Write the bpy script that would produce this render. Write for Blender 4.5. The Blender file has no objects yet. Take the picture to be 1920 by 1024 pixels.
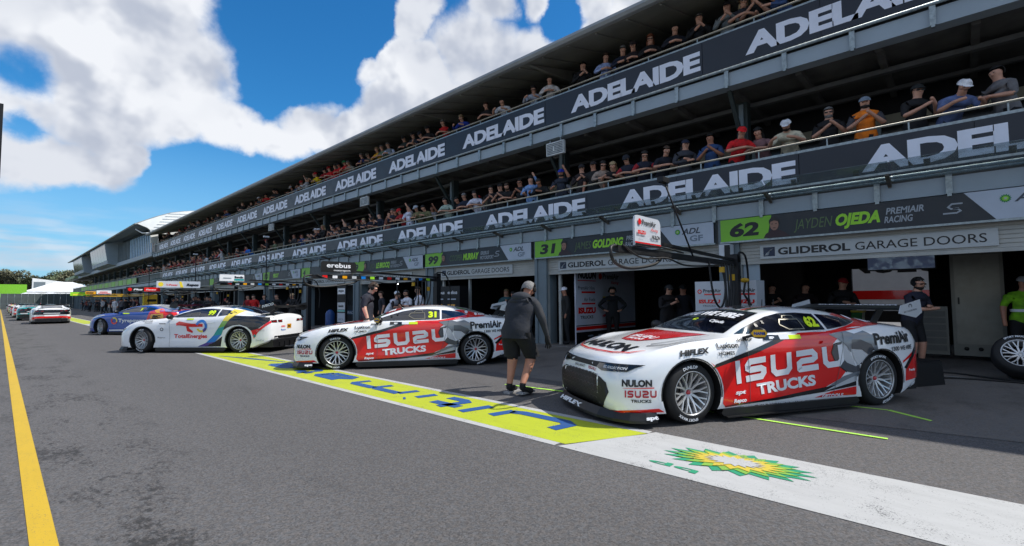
import bpy, bmesh, math, random
from mathutils import Vector, Matrix
from mathutils.bvhtree import BVHTree
R = math.radians
random.seed(7)
sc = bpy.context.scene
col = sc.collection

# ---------------------------------------------------------------- camera
cam_d = bpy.data.cameras.new('camera')
cam = bpy.data.objects.new('camera', cam_d)
col.objects.link(cam)
YAW, PIT, ROLL = .8181, .0534, -.0083
_r = Vector((math.cos(YAW), -math.sin(YAW), 0))
_f = Vector((math.sin(YAW)*math.cos(PIT), math.cos(YAW)*math.cos(PIT), math.sin(PIT)))
_u = _r.cross(_f)
_r2 = _r*math.cos(ROLL)+_u*math.sin(ROLL)
_u2 = -_r*math.sin(ROLL)+_u*math.cos(ROLL)
M = Matrix((( _r2.x, _u2.x, -_f.x, 0), (_r2.y, _u2.y, -_f.y, 0), (_r2.z, _u2.z, -_f.z, 1.4), (0, 0, 0, 1)))
cam.matrix_world = M
cam_d.sensor_width = 36
cam_d.lens = 900/1920*36
cam_d.clip_start = .05
cam_d.clip_end = 6000
sc.camera = cam

# ---------------------------------------------------------------- light
SUN = Vector((.52, -.56, 1)).normalized()
sun_d = bpy.data.lights.new('sun', 'SUN')
sun_d.energy = 3.9
sun_d.angle = R(.53)
sun_d.color = (1, .955, .89)
sun_o = bpy.data.objects.new('sun', sun_d)
sun_o.rotation_euler = SUN.to_track_quat('Z', 'Y').to_euler()
col.objects.link(sun_o)
sc.view_settings.view_transform = 'Standard'
sc.view_settings.look = 'None'
sc.view_settings.gamma = 1
sc.view_settings.exposure = 0.35
sc.view_settings.use_curve_mapping = False
sc.cycles.max_bounces = 6
sc.cycles.transparent_max_bounces = 12

world = bpy.data.worlds.new('World')
sc.world = world
world.use_nodes = True
WN = world.node_tree
for n in list(WN.nodes): WN.nodes.remove(n)
class NG:
    """small node helper"""
    def __init__(s, nt): s.t = nt
    def n(s, typ, ins=None, **kw):
        nd = s.t.nodes.new(typ)
        for k, v in kw.items(): setattr(nd, k, v)
        for k, v in (ins or {}).items():
            if isinstance(v, bpy.types.NodeSocket): s.t.links.new(v, nd.inputs[k])
            else: nd.inputs[k].default_value = v
        return nd
    def m(s, op, a, b=None, c=None, clamp=False):
        d = {0: a}
        if b is not None: d[1] = b
        if c is not None: d[2] = c
        return s.n('ShaderNodeMath', d, operation=op, use_clamp=clamp).outputs[0]
    def v(s, op, a, b=None, out=0):
        d = {0: a}
        if b is not None: d[1] = b
        return s.n('ShaderNodeVectorMath', d, operation=op).outputs[out]
    def noise(s, vec, scale, detail=4, rough=.5, out=0):
        return s.n('ShaderNodeTexNoise', {'Vector': vec, 'Scale': scale, 'Detail': detail, 'Roughness': rough}).outputs[out]
    def ss(s, x, a, b, lo=0., hi=1.):
        return s.n('ShaderNodeMapRange', {0: x, 1: a, 2: b, 3: lo, 4: hi}, interpolation_type='SMOOTHSTEP').outputs[0]
    def mix(s, f, a, b):
        nd = s.n('ShaderNodeMix', data_type='RGBA')
        for i, v in ((0, f), (6, a), (7, b)):
            if isinstance(v, bpy.types.NodeSocket): s.t.links.new(v, nd.inputs[i])
            else: nd.inputs[i].default_value = v if i == 0 else (*v[:3], 1)
        return nd.outputs[2]
W = NG(WN)
sky = W.n('ShaderNodeTexSky', sky_type='NISHITA', sun_disc=False, sun_elevation=math.asin(SUN.z),
          sun_rotation=math.atan2(SUN.x, SUN.y), air_density=1.0, dust_density=.35, ozone_density=2.4)
SKY_K = .085
dirv = W.n('ShaderNodeTexCoord').outputs['Generated']
# cumulus: where they hang (compass direction, size), with noise giving the ragged edge
def pixdir(x, y):
    return (_f + _r2*((x-960)/900) - _u2*((y-512)/900)).normalized()
BL = [(330,20,.26),(150,20,.20),(60,90,.16),(250,120,.19),(180,200,.15),(330,190,.14),(420,245,.11),(440,120,.10),(470,265,.07),(20,20,.2),
      (20,180,.10),(600,185,.085),(590,235,.10),(545,290,.08),(650,250,.08),(510,270,.06),
      (60,310,.12),(150,330,.11),(20,350,.12),(100,370,.10),(245,310,.055),(195,370,.05),(230,270,.04),
      (745,110,.08),(800,150,.11),(900,110,.13),(990,110,.09),(760,210,.12),(700,250,.09),(850,200,.12),(940,170,.12),(770,30,.065),(790,-10,.06),
      (690,130,.05),(920,-5,.07),(1000,0,.05),(1120,-10,.07),(1190,20,.08),(1120,50,.05),(300,395,.05),(340,405,.045),(400,362,.025),(370,308,.02),
      (500,70,.035),(478,125,.02),(50,440,.05),(1400,-150,.3),(1800,-120,.35),(300,-260,.2),(-300,100,.3),(-200,380,.14),(-500,300,.2),(700,-400,.2)]
wn1 = W.noise(dirv, 6.5, 7, .6, 1)
warp = W.v('ADD', dirv, W.v('MULTIPLY', W.v('SUBTRACT', wn1, (.5,.5,.5)), (.085,.085,.085)))
acc = None
for x, y, r_ in BL:
    d = W.v('DISTANCE', warp, tuple(pixdir(x, y)), out=1)
    v_ = W.n('ShaderNodeMapRange', {0: d, 1: r_*1.1, 2: r_*.2, 3: 0., 4: 1.0}, interpolation_type='SMOOTHSTEP').outputs[0]
    acc = v_ if acc is None else W.m('MAXIMUM', acc, v_)
for x, y, r_, k_ in [(520,50,.13,.9),(600,110,.10,.9),(655,30,.09,.9),(500,160,.06,.6),(400,350,.09,1.),(330,350,.05,.7),(500,370,.10,1.),(600,370,.09,1.),(30,120,.05,.5),(30,240,.03,.5),(170,420,.07,.9),(40,425,.08,.9),(290,440,.08,.9),(1045,30,.04,.8),(640,160,.03,.5),(690,60,.05,.8)]:
    d = W.v('DISTANCE', warp, tuple(pixdir(x, y)), out=1)
    acc = W.m('SUBTRACT', acc, W.m('MULTIPLY', W.ss(d, r_*1.15, r_*.3), k_))
acc = W.m('MINIMUM', acc, 1.1)
fb = W.noise(dirv, 7., 10, .56)
fb2 = W.noise(W.v('ADD', dirv, (.016, -.016, .03)), 7., 4, .5)
away = W.ss(W.v('DOT_PRODUCT', dirv, tuple(_f), out=1), .55, .1)
far_f = W.m('MULTIPLY', away, W.m('SUBTRACT', W.noise(dirv, 2.3, 4, .5), .38))
dens = W.m('ADD', W.m('ADD', acc, W.m('MULTIPLY', W.m('SUBTRACT', fb, .5), 1.35)), W.m('MULTIPLY', far_f, 4.))
mask = W.ss(dens, .30, .80)
lit = W.m('SUBTRACT', W.noise(dirv, 7., 4, .5), fb2)
sepz = W.n('ShaderNodeSeparateXYZ', {0: dirv}).outputs[2]
shade = W.m('ADD', W.ss(lit, -.13, .08), W.m('MULTIPLY', W.ss(dens, .9, .35), .5), clamp=True)
bign = W.ss(W.noise(dirv, 4.3, 3, .5), .40, .62)
shade = W.m('MULTIPLY', W.m('ADD', shade, .12), W.m('ADD', W.m('MULTIPLY', bign, .5), .62), clamp=True)
ccol = W.mix(shade, (.36, .40, .49), (.70, .72, .76))
low = W.ss(sepz, .10, .02)                                      # thin band of cloud low over the trees
lown = W.ss(W.noise(W.v('MULTIPLY', dirv, (2.5, 2.5, 16.)), 2.4, 5, .5), .40, .6)
thin = W.m('MULTIPLY', W.ss(sepz, .17, .08), lown)
mask2 = W.m('MAXIMUM', W.m('MULTIPLY', mask, W.ss(sepz, -.02, .03)), W.m('MULTIPLY', thin, .62))
hsv = W.n('ShaderNodeHueSaturation', {'Saturation': 1.3, 'Value': 1.0, 'Color': sky.outputs[0]})
skyc = W.v('MULTIPLY', hsv.outputs[0], (SKY_K*.62, SKY_K*1.25, SKY_K*1.42))
skyc = W.mix(W.ss(sepz, .34, -.04, 0., .85), skyc, (.25, .45, .68))
fin = W.mix(mask2, skyc, ccol)
bg = W.n('ShaderNodeBackground', {'Color': fin, 'Strength': 1.0})
out = W.n('ShaderNodeOutputWorld', {'Surface': bg.outputs[0]})
world.cycles.sampling_method = 'MANUAL'
world.cycles.sample_map_resolution = 512

# ---------------------------------------------------------------- materials
def s2l(c):
    return tuple((x/12.92 if x <= .04045 else ((x+.055)/1.055)**2.4) for x in c)
def rgb(r, g, b): return s2l((r/255, g/255, b/255))
MATS = {}
def mat(name, c, rough=.5, metal=0., var=.12, scale=6., bump=0., coat=0., spec=.5, bscale=None):
    """one procedural material: base colour with soft variation, optional fine relief"""
    if name in MATS: return MATS[name]
    m = bpy.data.materials.new(name); m.use_nodes = True
    nt = m.node_tree; g = NG(nt); p = nt.nodes['Principled BSDF']
    tc = g.n('ShaderNodeTexCoord').outputs['Object']
    nz = g.noise(tc, scale, 5, .6)
    f = g.ss(nz, .3, .7)
    a = tuple(max(0, x*(1-var)) for x in c); b = tuple(min(1, x*(1+var)) for x in c)
    nt.links.new(g.mix(f, a, b), p.inputs['Base Color'])
    nt.links.new(g.n('ShaderNodeMapRange', {0: nz, 1: .3, 2: .7, 3: max(.02, rough*.85), 4: min(1, rough*1.15)}).outputs[0], p.inputs['Roughness'])
    p.inputs['Metallic'].default_value = metal
    p.inputs['Specular IOR Level'].default_value = spec
    if coat:
        p.inputs['Coat Weight'].default_value = coat; p.inputs['Coat Roughness'].default_value = .04
    if bump:
        b_ = g.n('ShaderNodeBump', {'Height': g.noise(tc, bscale or scale*6, 4, .6), 'Strength': bump, 'Distance': .01})
        nt.links.new(b_.outputs[0], p.inputs['Normal'])
    MATS[name] = m
    return m
def paint(name, c): return mat('paint '+name, c, .2, 0, .03, 2., coat=.9)
def ink(name, c, rough=.45): return mat('ink '+name, c, rough, 0, .04, 3.)

# ---------------------------------------------------------------- mesh helpers
class MB:
    def __init__(s): s.v = []; s.f = []; s.m = []; s.sm = []
    def add(s, vs, fs, mi=0, smooth=False):
        b = len(s.v); s.v += [tuple(p) for p in vs]
        for f in fs: s.f.append([b+i for i in f]); s.m.append(mi); s.sm.append(smooth)
        return s
    def box(s, x0, y0, z0, x1, y1, z1, mi=0):
        x0, x1 = min(x0, x1), max(x0, x1); y0, y1 = min(y0, y1), max(y0, y1); z0, z1 = min(z0, z1), max(z0, z1)
        return s.add([(x0,y0,z0),(x1,y0,z0),(x1,y1,z0),(x0,y1,z0),(x0,y0,z1),(x1,y0,z1),(x1,y1,z1),(x0,y1,z1)],
              [(0,3,2,1),(4,5,6,7),(0,1,5,4),(1,2,6,5),(2,3,7,6),(3,0,4,7)], mi)
    def bar(s, p, q, w, h=None, mi=0, up=(0,0,1)):
        p, q = Vector(p), Vector(q); h = h or w; d = (q-p).normalized(); u = Vector(up)
        if abs(d.dot(u)) > .98: u = Vector((1,0,0))
        a = d.cross(u).normalized()*w/2; b = a.cross(d).normalized()*h/2
        vs = [p-a-b, p+a-b, p+a+b, p-a+b, q-a-b, q+a-b, q+a+b, q-a+b]
        return s.add(vs, [(0,1,2,3),(7,6,5,4),(0,4,5,1),(1,5,6,2),(2,6,7,3),(3,7,4,0)], mi)
    def tube(s, pts, r, n=8, mi=0, cap=True):
        pts = [Vector(p) for p in pts]; rs = r if isinstance(r, (list, tuple)) else [r]*len(pts)
        vs = []; fs = []; ref = None
        for i, p in enumerate(pts):
            d = (pts[min(i+1, len(pts)-1)]-pts[max(i-1, 0)]).normalized()
            if ref is None: ref = d.orthogonal().normalized()
            a = (ref-d*ref.dot(d)).normalized(); ref = a; b = d.cross(a)
            for k in range(n):
                t = 2*math.pi*k/n; vs.append(p+(a*math.cos(t)+b*math.sin(t))*rs[i])
        for i in range(len(pts)-1):
            for k in range(n):
                k2 = (k+1) % n; fs.append((i*n+k, i*n+k2, (i+1)*n+k2, (i+1)*n+k))
        s.add(vs, fs, mi, True)
        if cap: s.add(vs[:n], [tuple(range(n))[::-1]], mi); s.add(vs[-n:], [tuple(range(n))], mi)
        return s
    def lathe(s, prof, n=32, axis='y', mi=0, c=(0,0,0)):
        """prof: (radius, offset along axis)"""
        vs = []; fs = []
        for (r, o) in prof:
            for k in range(n):
                t = 2*math.pi*k/n; a, b = r*math.cos(t), r*math.sin(t)
                p = {'y': (a, o, b), 'x': (o, a, b), 'z': (a, b, o)}[axis]
                vs.append((p[0]+c[0], p[1]+c[1], p[2]+c[2]))
        for i in range(len(prof)-1):
            for k in range(n):
                k2 = (k+1) % n; fs.append((i*n+k, i*n+k2, (i+1)*n+k2, (i+1)*n+k))
        return s.add(vs, fs, mi, True)
    def ell(s, c, r, nu=12, nv=8, mi=0, keep=None):
        vs = []; fs = []
        for j in range(nv+1):
            ph = math.pi*j/nv
            for i in range(nu):
                th = 2*math.pi*i/nu
                vs.append((c[0]+r[0]*math.sin(ph)*math.cos(th), c[1]+r[1]*math.sin(ph)*math.sin(th), c[2]+r[2]*math.cos(ph)))
        for j in range(nv):
            for i in range(nu):
                i2 = (i+1) % nu; f = (j*nu+i, (j+1)*nu+i, (j+1)*nu+i2, j*nu+i2)
                if keep:
                    m = [sum(vs[k][a]-c[a] for k in f)/4 for a in range(3)]
                    if not keep(*m): continue
                fs.append(f)
        return s.add(vs, fs, mi, True)
    def prism(s, poly, z0, z1, mi=0, frame=None):
        """poly in 2D, extruded between z0 and z1; frame maps (a,b,c)->xyz"""
        n = len(poly); F = frame or (lambda a, b, c: (a, b, c))
        vs = [F(a, b, z0) for a, b in poly]+[F(a, b, z1) for a, b in poly]
        fs = [tuple(range(n))[::-1], tuple(range(n, 2*n))]+[(i, (i+1) % n, n+(i+1) % n, n+i) for i in range(n)]
        return s.add(vs, fs, mi)
    def mesh(s, name, mats, doubles=True):
        me = bpy.data.meshes.new(name)
        me.from_pydata(s.v, [], s.f)
        mats = mats if isinstance(mats, (list, tuple)) else [mats]
        for m in mats: me.materials.append(m)
        me.polygons.foreach_set('material_index', s.m)
        me.polygons.foreach_set('use_smooth', s.sm)
        if doubles:
            bm = bmesh.new(); bm.from_mesh(me); bmesh.ops.remove_doubles(bm, verts=bm.verts, dist=1e-5)
            bmesh.ops.recalc_face_normals(bm, faces=bm.faces); bm.to_mesh(me); bm.free()
        me.update()
        return me
    def build(s, name, mats, parent=None, **kw):
        return link(name, s.mesh(name, mats, **kw), parent)
def link(name, data, parent=None, loc=None, rz=None):
    o = bpy.data.objects.new(name, data); col.objects.link(o); o.parent = parent
    if loc is not None: o.location = loc
    if rz is not None: o.rotation_euler = (0, 0, rz)
    return o
def tag(o, label=None, cat=None, group=None, kind=None):
    if label: o['label'] = label
    if cat: o['category'] = cat
    if group: o['group'] = group
    if kind: o['kind'] = kind
    return o
def thing(name, label, cat, loc=(0,0,0), rz=0, group=None):
    return tag(link(name, None, None, loc, rz), label, cat, group)
def struct(o): o['kind'] = 'structure'; return o
KIDS = {}
def kids(o): return [c for c in bpy.data.objects if c.parent == o]
def copy_tree(o, parent=None, cache=None):
    if cache is None:
        cache = {}
        for c in bpy.data.objects:
            if c.parent: cache.setdefault(c.parent.name, []).append(c)
    c = o.copy(); col.objects.link(c); c.parent = parent
    for ch in cache.get(o.name, []): copy_tree(ch, c, cache)
    return c

# ---------------------------------------------------------------- lettering: 2D meshes
TXT = {}
def text2d(s, bold=.0, shear=0., space=1.):
    """filled letters as (verts2d, faces), cap height 1, starting at x=0"""
    k = (s, bold, shear, space)
    if k in TXT: return TXT[k]
    cu = bpy.data.curves.new('t', 'FONT'); cu.body = s; cu.size = 1; cu.offset = bold; cu.shear = shear
    cu.space_character = space; cu.resolution_u = 3; cu.fill_mode = 'FRONT'
    o = bpy.data.objects.new('t', cu); col.objects.link(o)
    dg = bpy.context.evaluated_depsgraph_get()
    me = bpy.data.meshes.new_from_object(o.evaluated_get(dg))
    vs = [(v.co.x, v.co.y) for v in me.vertices]; fs = [tuple(p.vertices) for p in me.polygons]
    bpy.data.objects.remove(o); bpy.data.curves.remove(cu); bpy.data.meshes.remove(me)
    cap = .729
    x0 = min((v[0] for v in vs), default=0)
    vs = [((x-x0)/cap, (y+bold)/cap/(1+2*bold/cap)) for x, y in vs]
    TXT[k] = (vs, fs)
    return TXT[k]
def txt(s, h, width=None, bold=.0, shear=0., x=0, y=0, rot=0, flip=False, space=1.):
    vs, fs = text2d(s, bold, shear, space)
    w = max((v[0] for v in vs), default=1)
    kx = (width/w) if width else h
    c, sn = math.cos(rot), math.sin(rot)
    out = []
    for a, b in vs:
        a, b = a*kx, b*h
        out.append((x+a*c-b*sn, y+a*sn+b*c))
    return out, list(fs)
def poly(*pts): return list(pts), [tuple(range(len(pts)))]
def rect(x0, y0, x1, y1): return poly((x0,y0),(x1,y0),(x1,y1),(x0,y1))
def disc(cx, cy, r, n=20, ry=None): 
    ry = ry or r
    return poly(*[(cx+r*math.cos(2*math.pi*i/n), cy+ry*math.sin(2*math.pi*i/n)) for i in range(n)])
def ring2(cx, cy, r0, r1, a0=0, a1=2*math.pi, n=24):
    vs = []; fs = []
    for i in range(n+1):
        t = a0+(a1-a0)*i/n
        vs += [(cx+r0*math.cos(t), cy+r0*math.sin(t)), (cx+r1*math.cos(t), cy+r1*math.sin(t))]
    for i in range(n): fs.append((2*i, 2*i+1, 2*i+3, 2*i+2))
    return vs, fs
def stroke(pts, w):
    """outline of a thick open polyline"""
    P = [Vector(p) for p in pts]; L = []; Rr = []
    ws = w if isinstance(w, (list, tuple)) else [w]*len(P)
    for i, p in enumerate(P):
        if i == 0: d = (P[1]-p).normalized(); k = 1
        elif i == len(P)-1: d = (p-P[i-1]).normalized(); k = 1
        else:
            a = (p-P[i-1]).normalized(); b = (P[i+1]-p).normalized(); d = (a+b).normalized(); k = 1/max(.5, d.dot(a))
        n = Vector((-d.y, d.x))*ws[i]/2*k; L.append(tuple(p+n)); Rr.append(tuple(p-n))
    n = len(P); vs = L+Rr
    return vs, [(i, i+1, n+i+1, n+i) for i in range(n-1)]
def merge(*shapes):
    vs = []; fs = []
    for v, f in shapes:
        b = len(vs); vs += v; fs += [tuple(b+i for i in q) for q in f]
    return vs, fs
def move2(sh, dx=0, dy=0, sx=1, sy=1, rot=0, sh_x=0):
    c, s = math.cos(rot), math.sin(rot)
    return [(dx+(x*sx+y*sh_x)*c-(y*sy)*s, dy+(x*sx+y*sh_x)*s+(y*sy)*c) for x, y in sh[0]], sh[1]
def blocky(word, h, w, cw=1.15, gap=.28, x=0, y=0, shear=0.):
    """squared rounded capitals (I S U Z) of cap height 1"""
    t = w; a = t/2; k = .16
    G = {
     'I': (t, [[(a,0),(a,1)]]),
     'S': (cw, [[(cw,1-a),(a+k,1-a),(a,1-a-k),(a,.5+k*.55),(a+k,.5),(cw-a-k,.5),(cw-a,.5-k*.55),(cw-a,a+k),(cw-a-k,a),(0,a)]]),
     'U': (cw, [[(a,1),(a,a+k),(a+k,a),(cw-a-k,a),(cw-a,a+k),(cw-a,1)]]),
     'Z': (cw, [[(0,1-a),(cw-a-k,1-a),(cw-a,1-a-k),(cw-a,.5+k*.55),(cw-a-k,.5),(a+k,.5),(a,.5-k*.55),(a,a+k*.2),(a+k*.2,a),(cw,a)]])}
    shs = []; cx = 0
    for ch in word:
        wd, sts = G[ch]
        for st in sts: shs.append(move2(stroke(st, t), cx, 0))
        cx += wd+gap
    m = merge(*shs)
    return [(x+(a_+b_*shear)*h, y+b_*h) for a_, b_ in m[0]], m[1]
def crv(pts, n=6):
    P = [Vector(p) for p in pts]; o = []
    for i in range(len(P)-1):
        p0, p1, p2, p3 = P[max(i-1,0)], P[i], P[i+1], P[min(i+2,len(P)-1)]
        for q in range(n):
            u = q/n; o.append(.5*((2*p1)+(p2-p0)*u+(2*p0-5*p1+4*p2-p3)*u*u+(3*p1-p0-3*p2+p3)*u**3))
    return o+[P[-1]]
def flat(name, sh, o, ux, uy, m, parent=None, th=0.):
    """flat print: 2D shape laid on a plane at o with axes ux, uy"""
    o, ux, uy = Vector(o), Vector(ux), Vector(uy)
    me = bpy.data.meshes.new(name)
    me.from_pydata([tuple(o+ux*a+uy*b) for a, b in sh[0]], [], sh[1]); me.materials.append(m); me.update()
    return link(name, me, parent)
# ================================================================ GROUND
def ground_mat(name, base, patch, speck=1., rub=True):
    m = bpy.data.materials.new(name); m.use_nodes = True
    nt = m.node_tree; g = NG(nt); p = nt.nodes['Principled BSDF']
    tc = g.n('ShaderNodeTexCoord').outputs['Object']
    sp = g.n('ShaderNodeTexVoronoi', {'Vector': tc, 'Scale': 85.}).outputs[1]
    bw = g.n('ShaderNodeRGBToBW', {0: sp}).outputs[0]
    fine = g.noise(tc, 170, 3, .7)
    big = g.noise(tc, .35, 6, .6)
    st = g.m('ADD', g.m('MULTIPLY', g.m('SUBTRACT', bw, .5), .85*speck), g.m('MULTIPLY', g.m('SUBTRACT', fine, .5), 1.1*speck))
    st = g.m('ADD', st, g.m('MULTIPLY', g.m('SUBTRACT', big, .5), patch))
    k = g.m('ADD', 1., st)
    if rub:
        s = g.n('ShaderNodeSeparateXYZ', {0: tc})
        near = g.ss(g.m('ABSOLUTE', g.m('SUBTRACT', s.outputs[0], .62)), .95, .1)
        blot = g.ss(g.m('ADD', g.noise(g.v('MULTIPLY', tc, (1.6, .7, 1)), 1.3, 3, .6), g.m('MULTIPLY', g.m('SUBTRACT', g.noise(g.v('MULTIPLY', tc, (1.5, .8, 1)), 13., 6, .8), .5), 1.3)), .53, .68)
        k = g.m('MULTIPLY', k, g.m('SUBTRACT', 1., g.m('MULTIPLY', g.m('MULTIPLY', near, blot), .62)))
        lane = g.ss(g.m('ABSOLUTE', g.m('SUBTRACT', s.outputs[0], 2.3)), 1.2, .3)     # where the cars run: polished, a touch darker
        k = g.m('MULTIPLY', k, g.m('SUBTRACT', 1., g.m('MULTIPLY', lane, .07)))
        bl2 = g.ss(g.noise(g.v('MULTIPLY', tc, (1., .3, 1)), 1.3, 7, .7), .56, .72)
        k = g.m('MULTIPLY', k, g.m('SUBTRACT', 1., g.m('MULTIPLY', bl2, .18)))
    else:
        s = g.n('ShaderNodeSeparateXYZ', {0: tc})
        stn = g.ss(g.noise(g.v('MULTIPLY', tc, (.6, 1.4, 1)), 1.1, 8, .7), .48, .66)
        k = g.m('MULTIPLY', k, g.m('SUBTRACT', 1., g.m('MULTIPLY', stn, .30)))
        sk = g.ss(g.noise(g.v('MULTIPLY', tc, (6., .9, 1)), 1.6, 5, .7), .56, .7)
        k = g.m('MULTIPLY', k, g.m('SUBTRACT', 1., g.m('MULTIPLY', sk, .25)))
    k = g.m('MAXIMUM', k, .12)
    tint = g.mix(g.ss(g.noise(tc, 24, 2, .5), .35, .65), tuple(base), (base[0]*1.08, base[1]*1.0, base[2]*.93))
    nt.links.new(g.v('MULTIPLY', tint, g.n('ShaderNodeCombineXYZ', {0: k, 1: k, 2: k}).outputs[0]), p.inputs['Base Color'])
    p.inputs['Roughness'].default_value = .82; p.inputs['Specular IOR Level'].default_value = .35
    b = g.n('ShaderNodeBump', {'Height': g.m('ADD', bw, fine), 'Strength': .45, 'Distance': .006})
    nt.links.new(b.outputs[0], p.inputs['Normal'])
    return m
asph = ground_mat('asphalt', (.104, .103, .105), .22)
conc = ground_mat('apron concrete', (.150, .144, .138), .6, .5, False)
def paint_mat(name, c, wear=.5, wc=(.1, .1, .1)):
    m = bpy.data.materials.new('road paint '+name); m.use_nodes = True
    nt = m.node_tree; g = NG(nt); p = nt.nodes['Principled BSDF']
    tc = g.n('ShaderNodeTexCoord').outputs['Object']
    fine = g.noise(tc, 95, 5, .7); mid = g.noise(tc, 3.2, 6, .7)
    w = g.ss(g.m('ADD', fine, g.m('MULTIPLY', g.m('SUBTRACT', mid, .5), wear*1.4)), .60, .68)
    dirt = g.ss(g.noise(g.v('MULTIPLY', tc, (3., .8, 1)), 2., 7, .75), .40, .75)
    c2 = g.mix(g.m('MULTIPLY', dirt, .28), c, tuple(x*.55 for x in c))
    nt.links.new(g.mix(w, c2, wc), p.inputs['Base Color'])
    p.inputs['Roughness'].default_value = .6
    b = g.n('ShaderNodeBump', {'Height': fine, 'Strength': .25, 'Distance': .004}); nt.links.new(b.outputs[0], p.inputs['Normal'])
    return m
P_white = paint_mat('white', (.47, .47, .46), .42); P_yel = paint_mat('yellow', (.58, .37, .012), .15)
P_lime = paint_mat('lime', (.44, .50, .022), .32); P_blue = paint_mat('blue', (.02, .085, .27), .25)
P_green = paint_mat('green', (.02, .30, .15), .5); P_lg = paint_mat('light green', (.22, .44, .06), .5); P_y2 = paint_mat('sun yellow', (.62, .48, .05), .5)
P_tape = paint_mat('stall line', (.45, .82, .10), .05)
def sheet(name, pts, z, m, div=None):
    return MB().add([(x, y, z) for x, y in pts], [tuple(range(len(pts)))]).build(name, m)
def strip(name, x0, y0, x1, y1, z, m): return sheet(name, [(x0,y0),(x1,y0),(x1,y1),(x0,y1)], z, m)
struct(strip('ground', -1500, -1500, 1500, 2500, 0, asph))
struct(sheet('pit_apron', [(6.30,2.0),(6.78,-1.2),(7.6,-8),(40,-8),(40,170),(6.5,170),(6.48,30),(6.47,7.9),(6.47,4.8)], .004, conc))
struct(strip('yellow_line', .165, -2, .283, 170, .004, P_yel))
XO, XI = 3.663, 4.706
n_ = 0
segs = [(-9, 2.72, P_white), (2.72, 15.6, P_lime), (19.5, 170, P_lime)]
struct(sheet('painted_strip', [(XO,-9),(XI,-9),(XI,2.38),(XO,2.86)], .004, P_white))
struct(sheet('painted_strip', [(XO+.10,2.84),(XI-.10,2.41),(XI-.10,22),(XO+.10,22)], .004, P_lime))
struct(strip('painted_strip', XO+.10, 30, XI-.10, 34, .004, P_lime)); struct(strip('painted_strip', XO+.10, 34.3, XI-.10, 41, .004, P_white))
struct(strip('painted_strip', XO+.10, 41.2, XI-.10, 60, .004, P_lime)); struct(strip('painted_strip', XO+.1, 60.2, XI-.1, 160, .004, P_lime))
for a, b in ((XO, XO+.097), (XI-.097, XI)):
    struct(strip('white_line', a, 2.90 if a == XO else 2.42, b, 22, .004, P_white)); struct(strip('white_line', a, 30, b, 160, .004, P_white))
# blue lettering read from the garage side: it runs away from the camera, its top towards the lane
def on_road(name, sh, x, y, m, z=.008):
    # u -> +Y (away), v -> -X
    return struct(flat(name, sh, (x, y, z), (0, 1, 0), (-1, 0, 0), m))
K = .30
LET = []
u = 3.10
def lw(st, w): return merge(*[stroke(p, w) for p in st])
h_ = .33
# 'ultimate' in a wide light italic hand, u then onwards away from us
def R3(*p): return list(p)
letters = [
 ('u', 1.18, [[(.05,.33),(.0,.08),(.12,.0),(.75,.0),(.9,.05)],[(.98,.33),(.9,0)]]),
 ('l', .30, [[(.1,.45),(.0,.0)]]),
 ('t', .62, [[(.12,.45),(.02,.06),(.12,0),(.42,0)],[(-.12,.30),(.42,.30)]]),
 ('i', .32, [[(.07,.30),(.0,0)],[(.13,.44),(.15,.47)]]),
 ('m', 1.75, [[(.08,.30),(0,0)],[(.08,.30),(.68,.30),(.76,.24),(.70,0)],[(.76,.30),(1.36,.30),(1.44,.24),(1.38,0)]]),
 ('a', 1.20, [[(.12,.32),(.80,.32),(.92,.25),(.82,0)],[(.86,.17),(.12,.17),(.0,.10),(.06,0),(.82,0)]]),
 ('t', .75, [[(.12,.45),(.02,.06),(.12,0),(.45,0)],[(-.12,.30),(.45,.30)]]),
 ('e', 1.1, [[(.95,0),(.15,0),(.0,.10),(.06,.26),(.2,.32),(.85,.32),(.95,.24),(.90,.16),(.06,.16)]])]
u = 3.22
for nm, w, st in letters:
    on_road('painted_letter', lw(st, .15), 4.42, u, P_blue); u += w+.12
on_road('painted_swoosh', stroke([(0,0),(1.2,.28),(2.6,.62)], [.04,.14,.03]), 4.5, 11.3, P_blue)
on_road('painted_letter', txt('bp', .085, .42, .02), 3.885, 1.60, P_green)
def burst(n, r0, r1, sx, sy, rot=0):
    pts = []
    for i in range(2*n):
        r_ = r1 if i % 2 == 0 else r0
        t = math.pi*i/n+rot
        pts.append((r_*math.cos(t)*sx, r_*math.sin(t)*sy))
    return poly(*pts)
for k, (a, b, m_) in enumerate([(.74, 1., P_green), (.60, .84, P_lg), (.46, .66, P_y2), (.27, .42, P_white)]):
    on_road('painted_flower', move2(burst(18, a, b, .60, .30, .1*k), 0, 0, rot=.12), 4.27, 1.46, m_, .008+.004*k)
for pts in ([(5.94,2.35),(5.94,.59),(5.99,.59),(5.99,2.35)], [(7.30,1.9),(7.43,.72),(7.48,.72),(7.35,1.9)], [(7.43,.74),(7.10,.32),(7.15,.30),(7.48,.70)],
            [(5.66,5.5),(5.72,5.5),(5.86,4.4),(5.80,4.4)], [(5.90,4.2),(5.95,4.2),(5.98,3.6),(5.93,3.6)], [(7.0,4.9),(7.05,4.9),(7.1,4.4),(7.05,4.4)]):
    struct(sheet('stall_line', pts, .008, P_tape))
struct(strip('white_line', 11.15, -4, 11.20, 150, .008, P_white))

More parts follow.
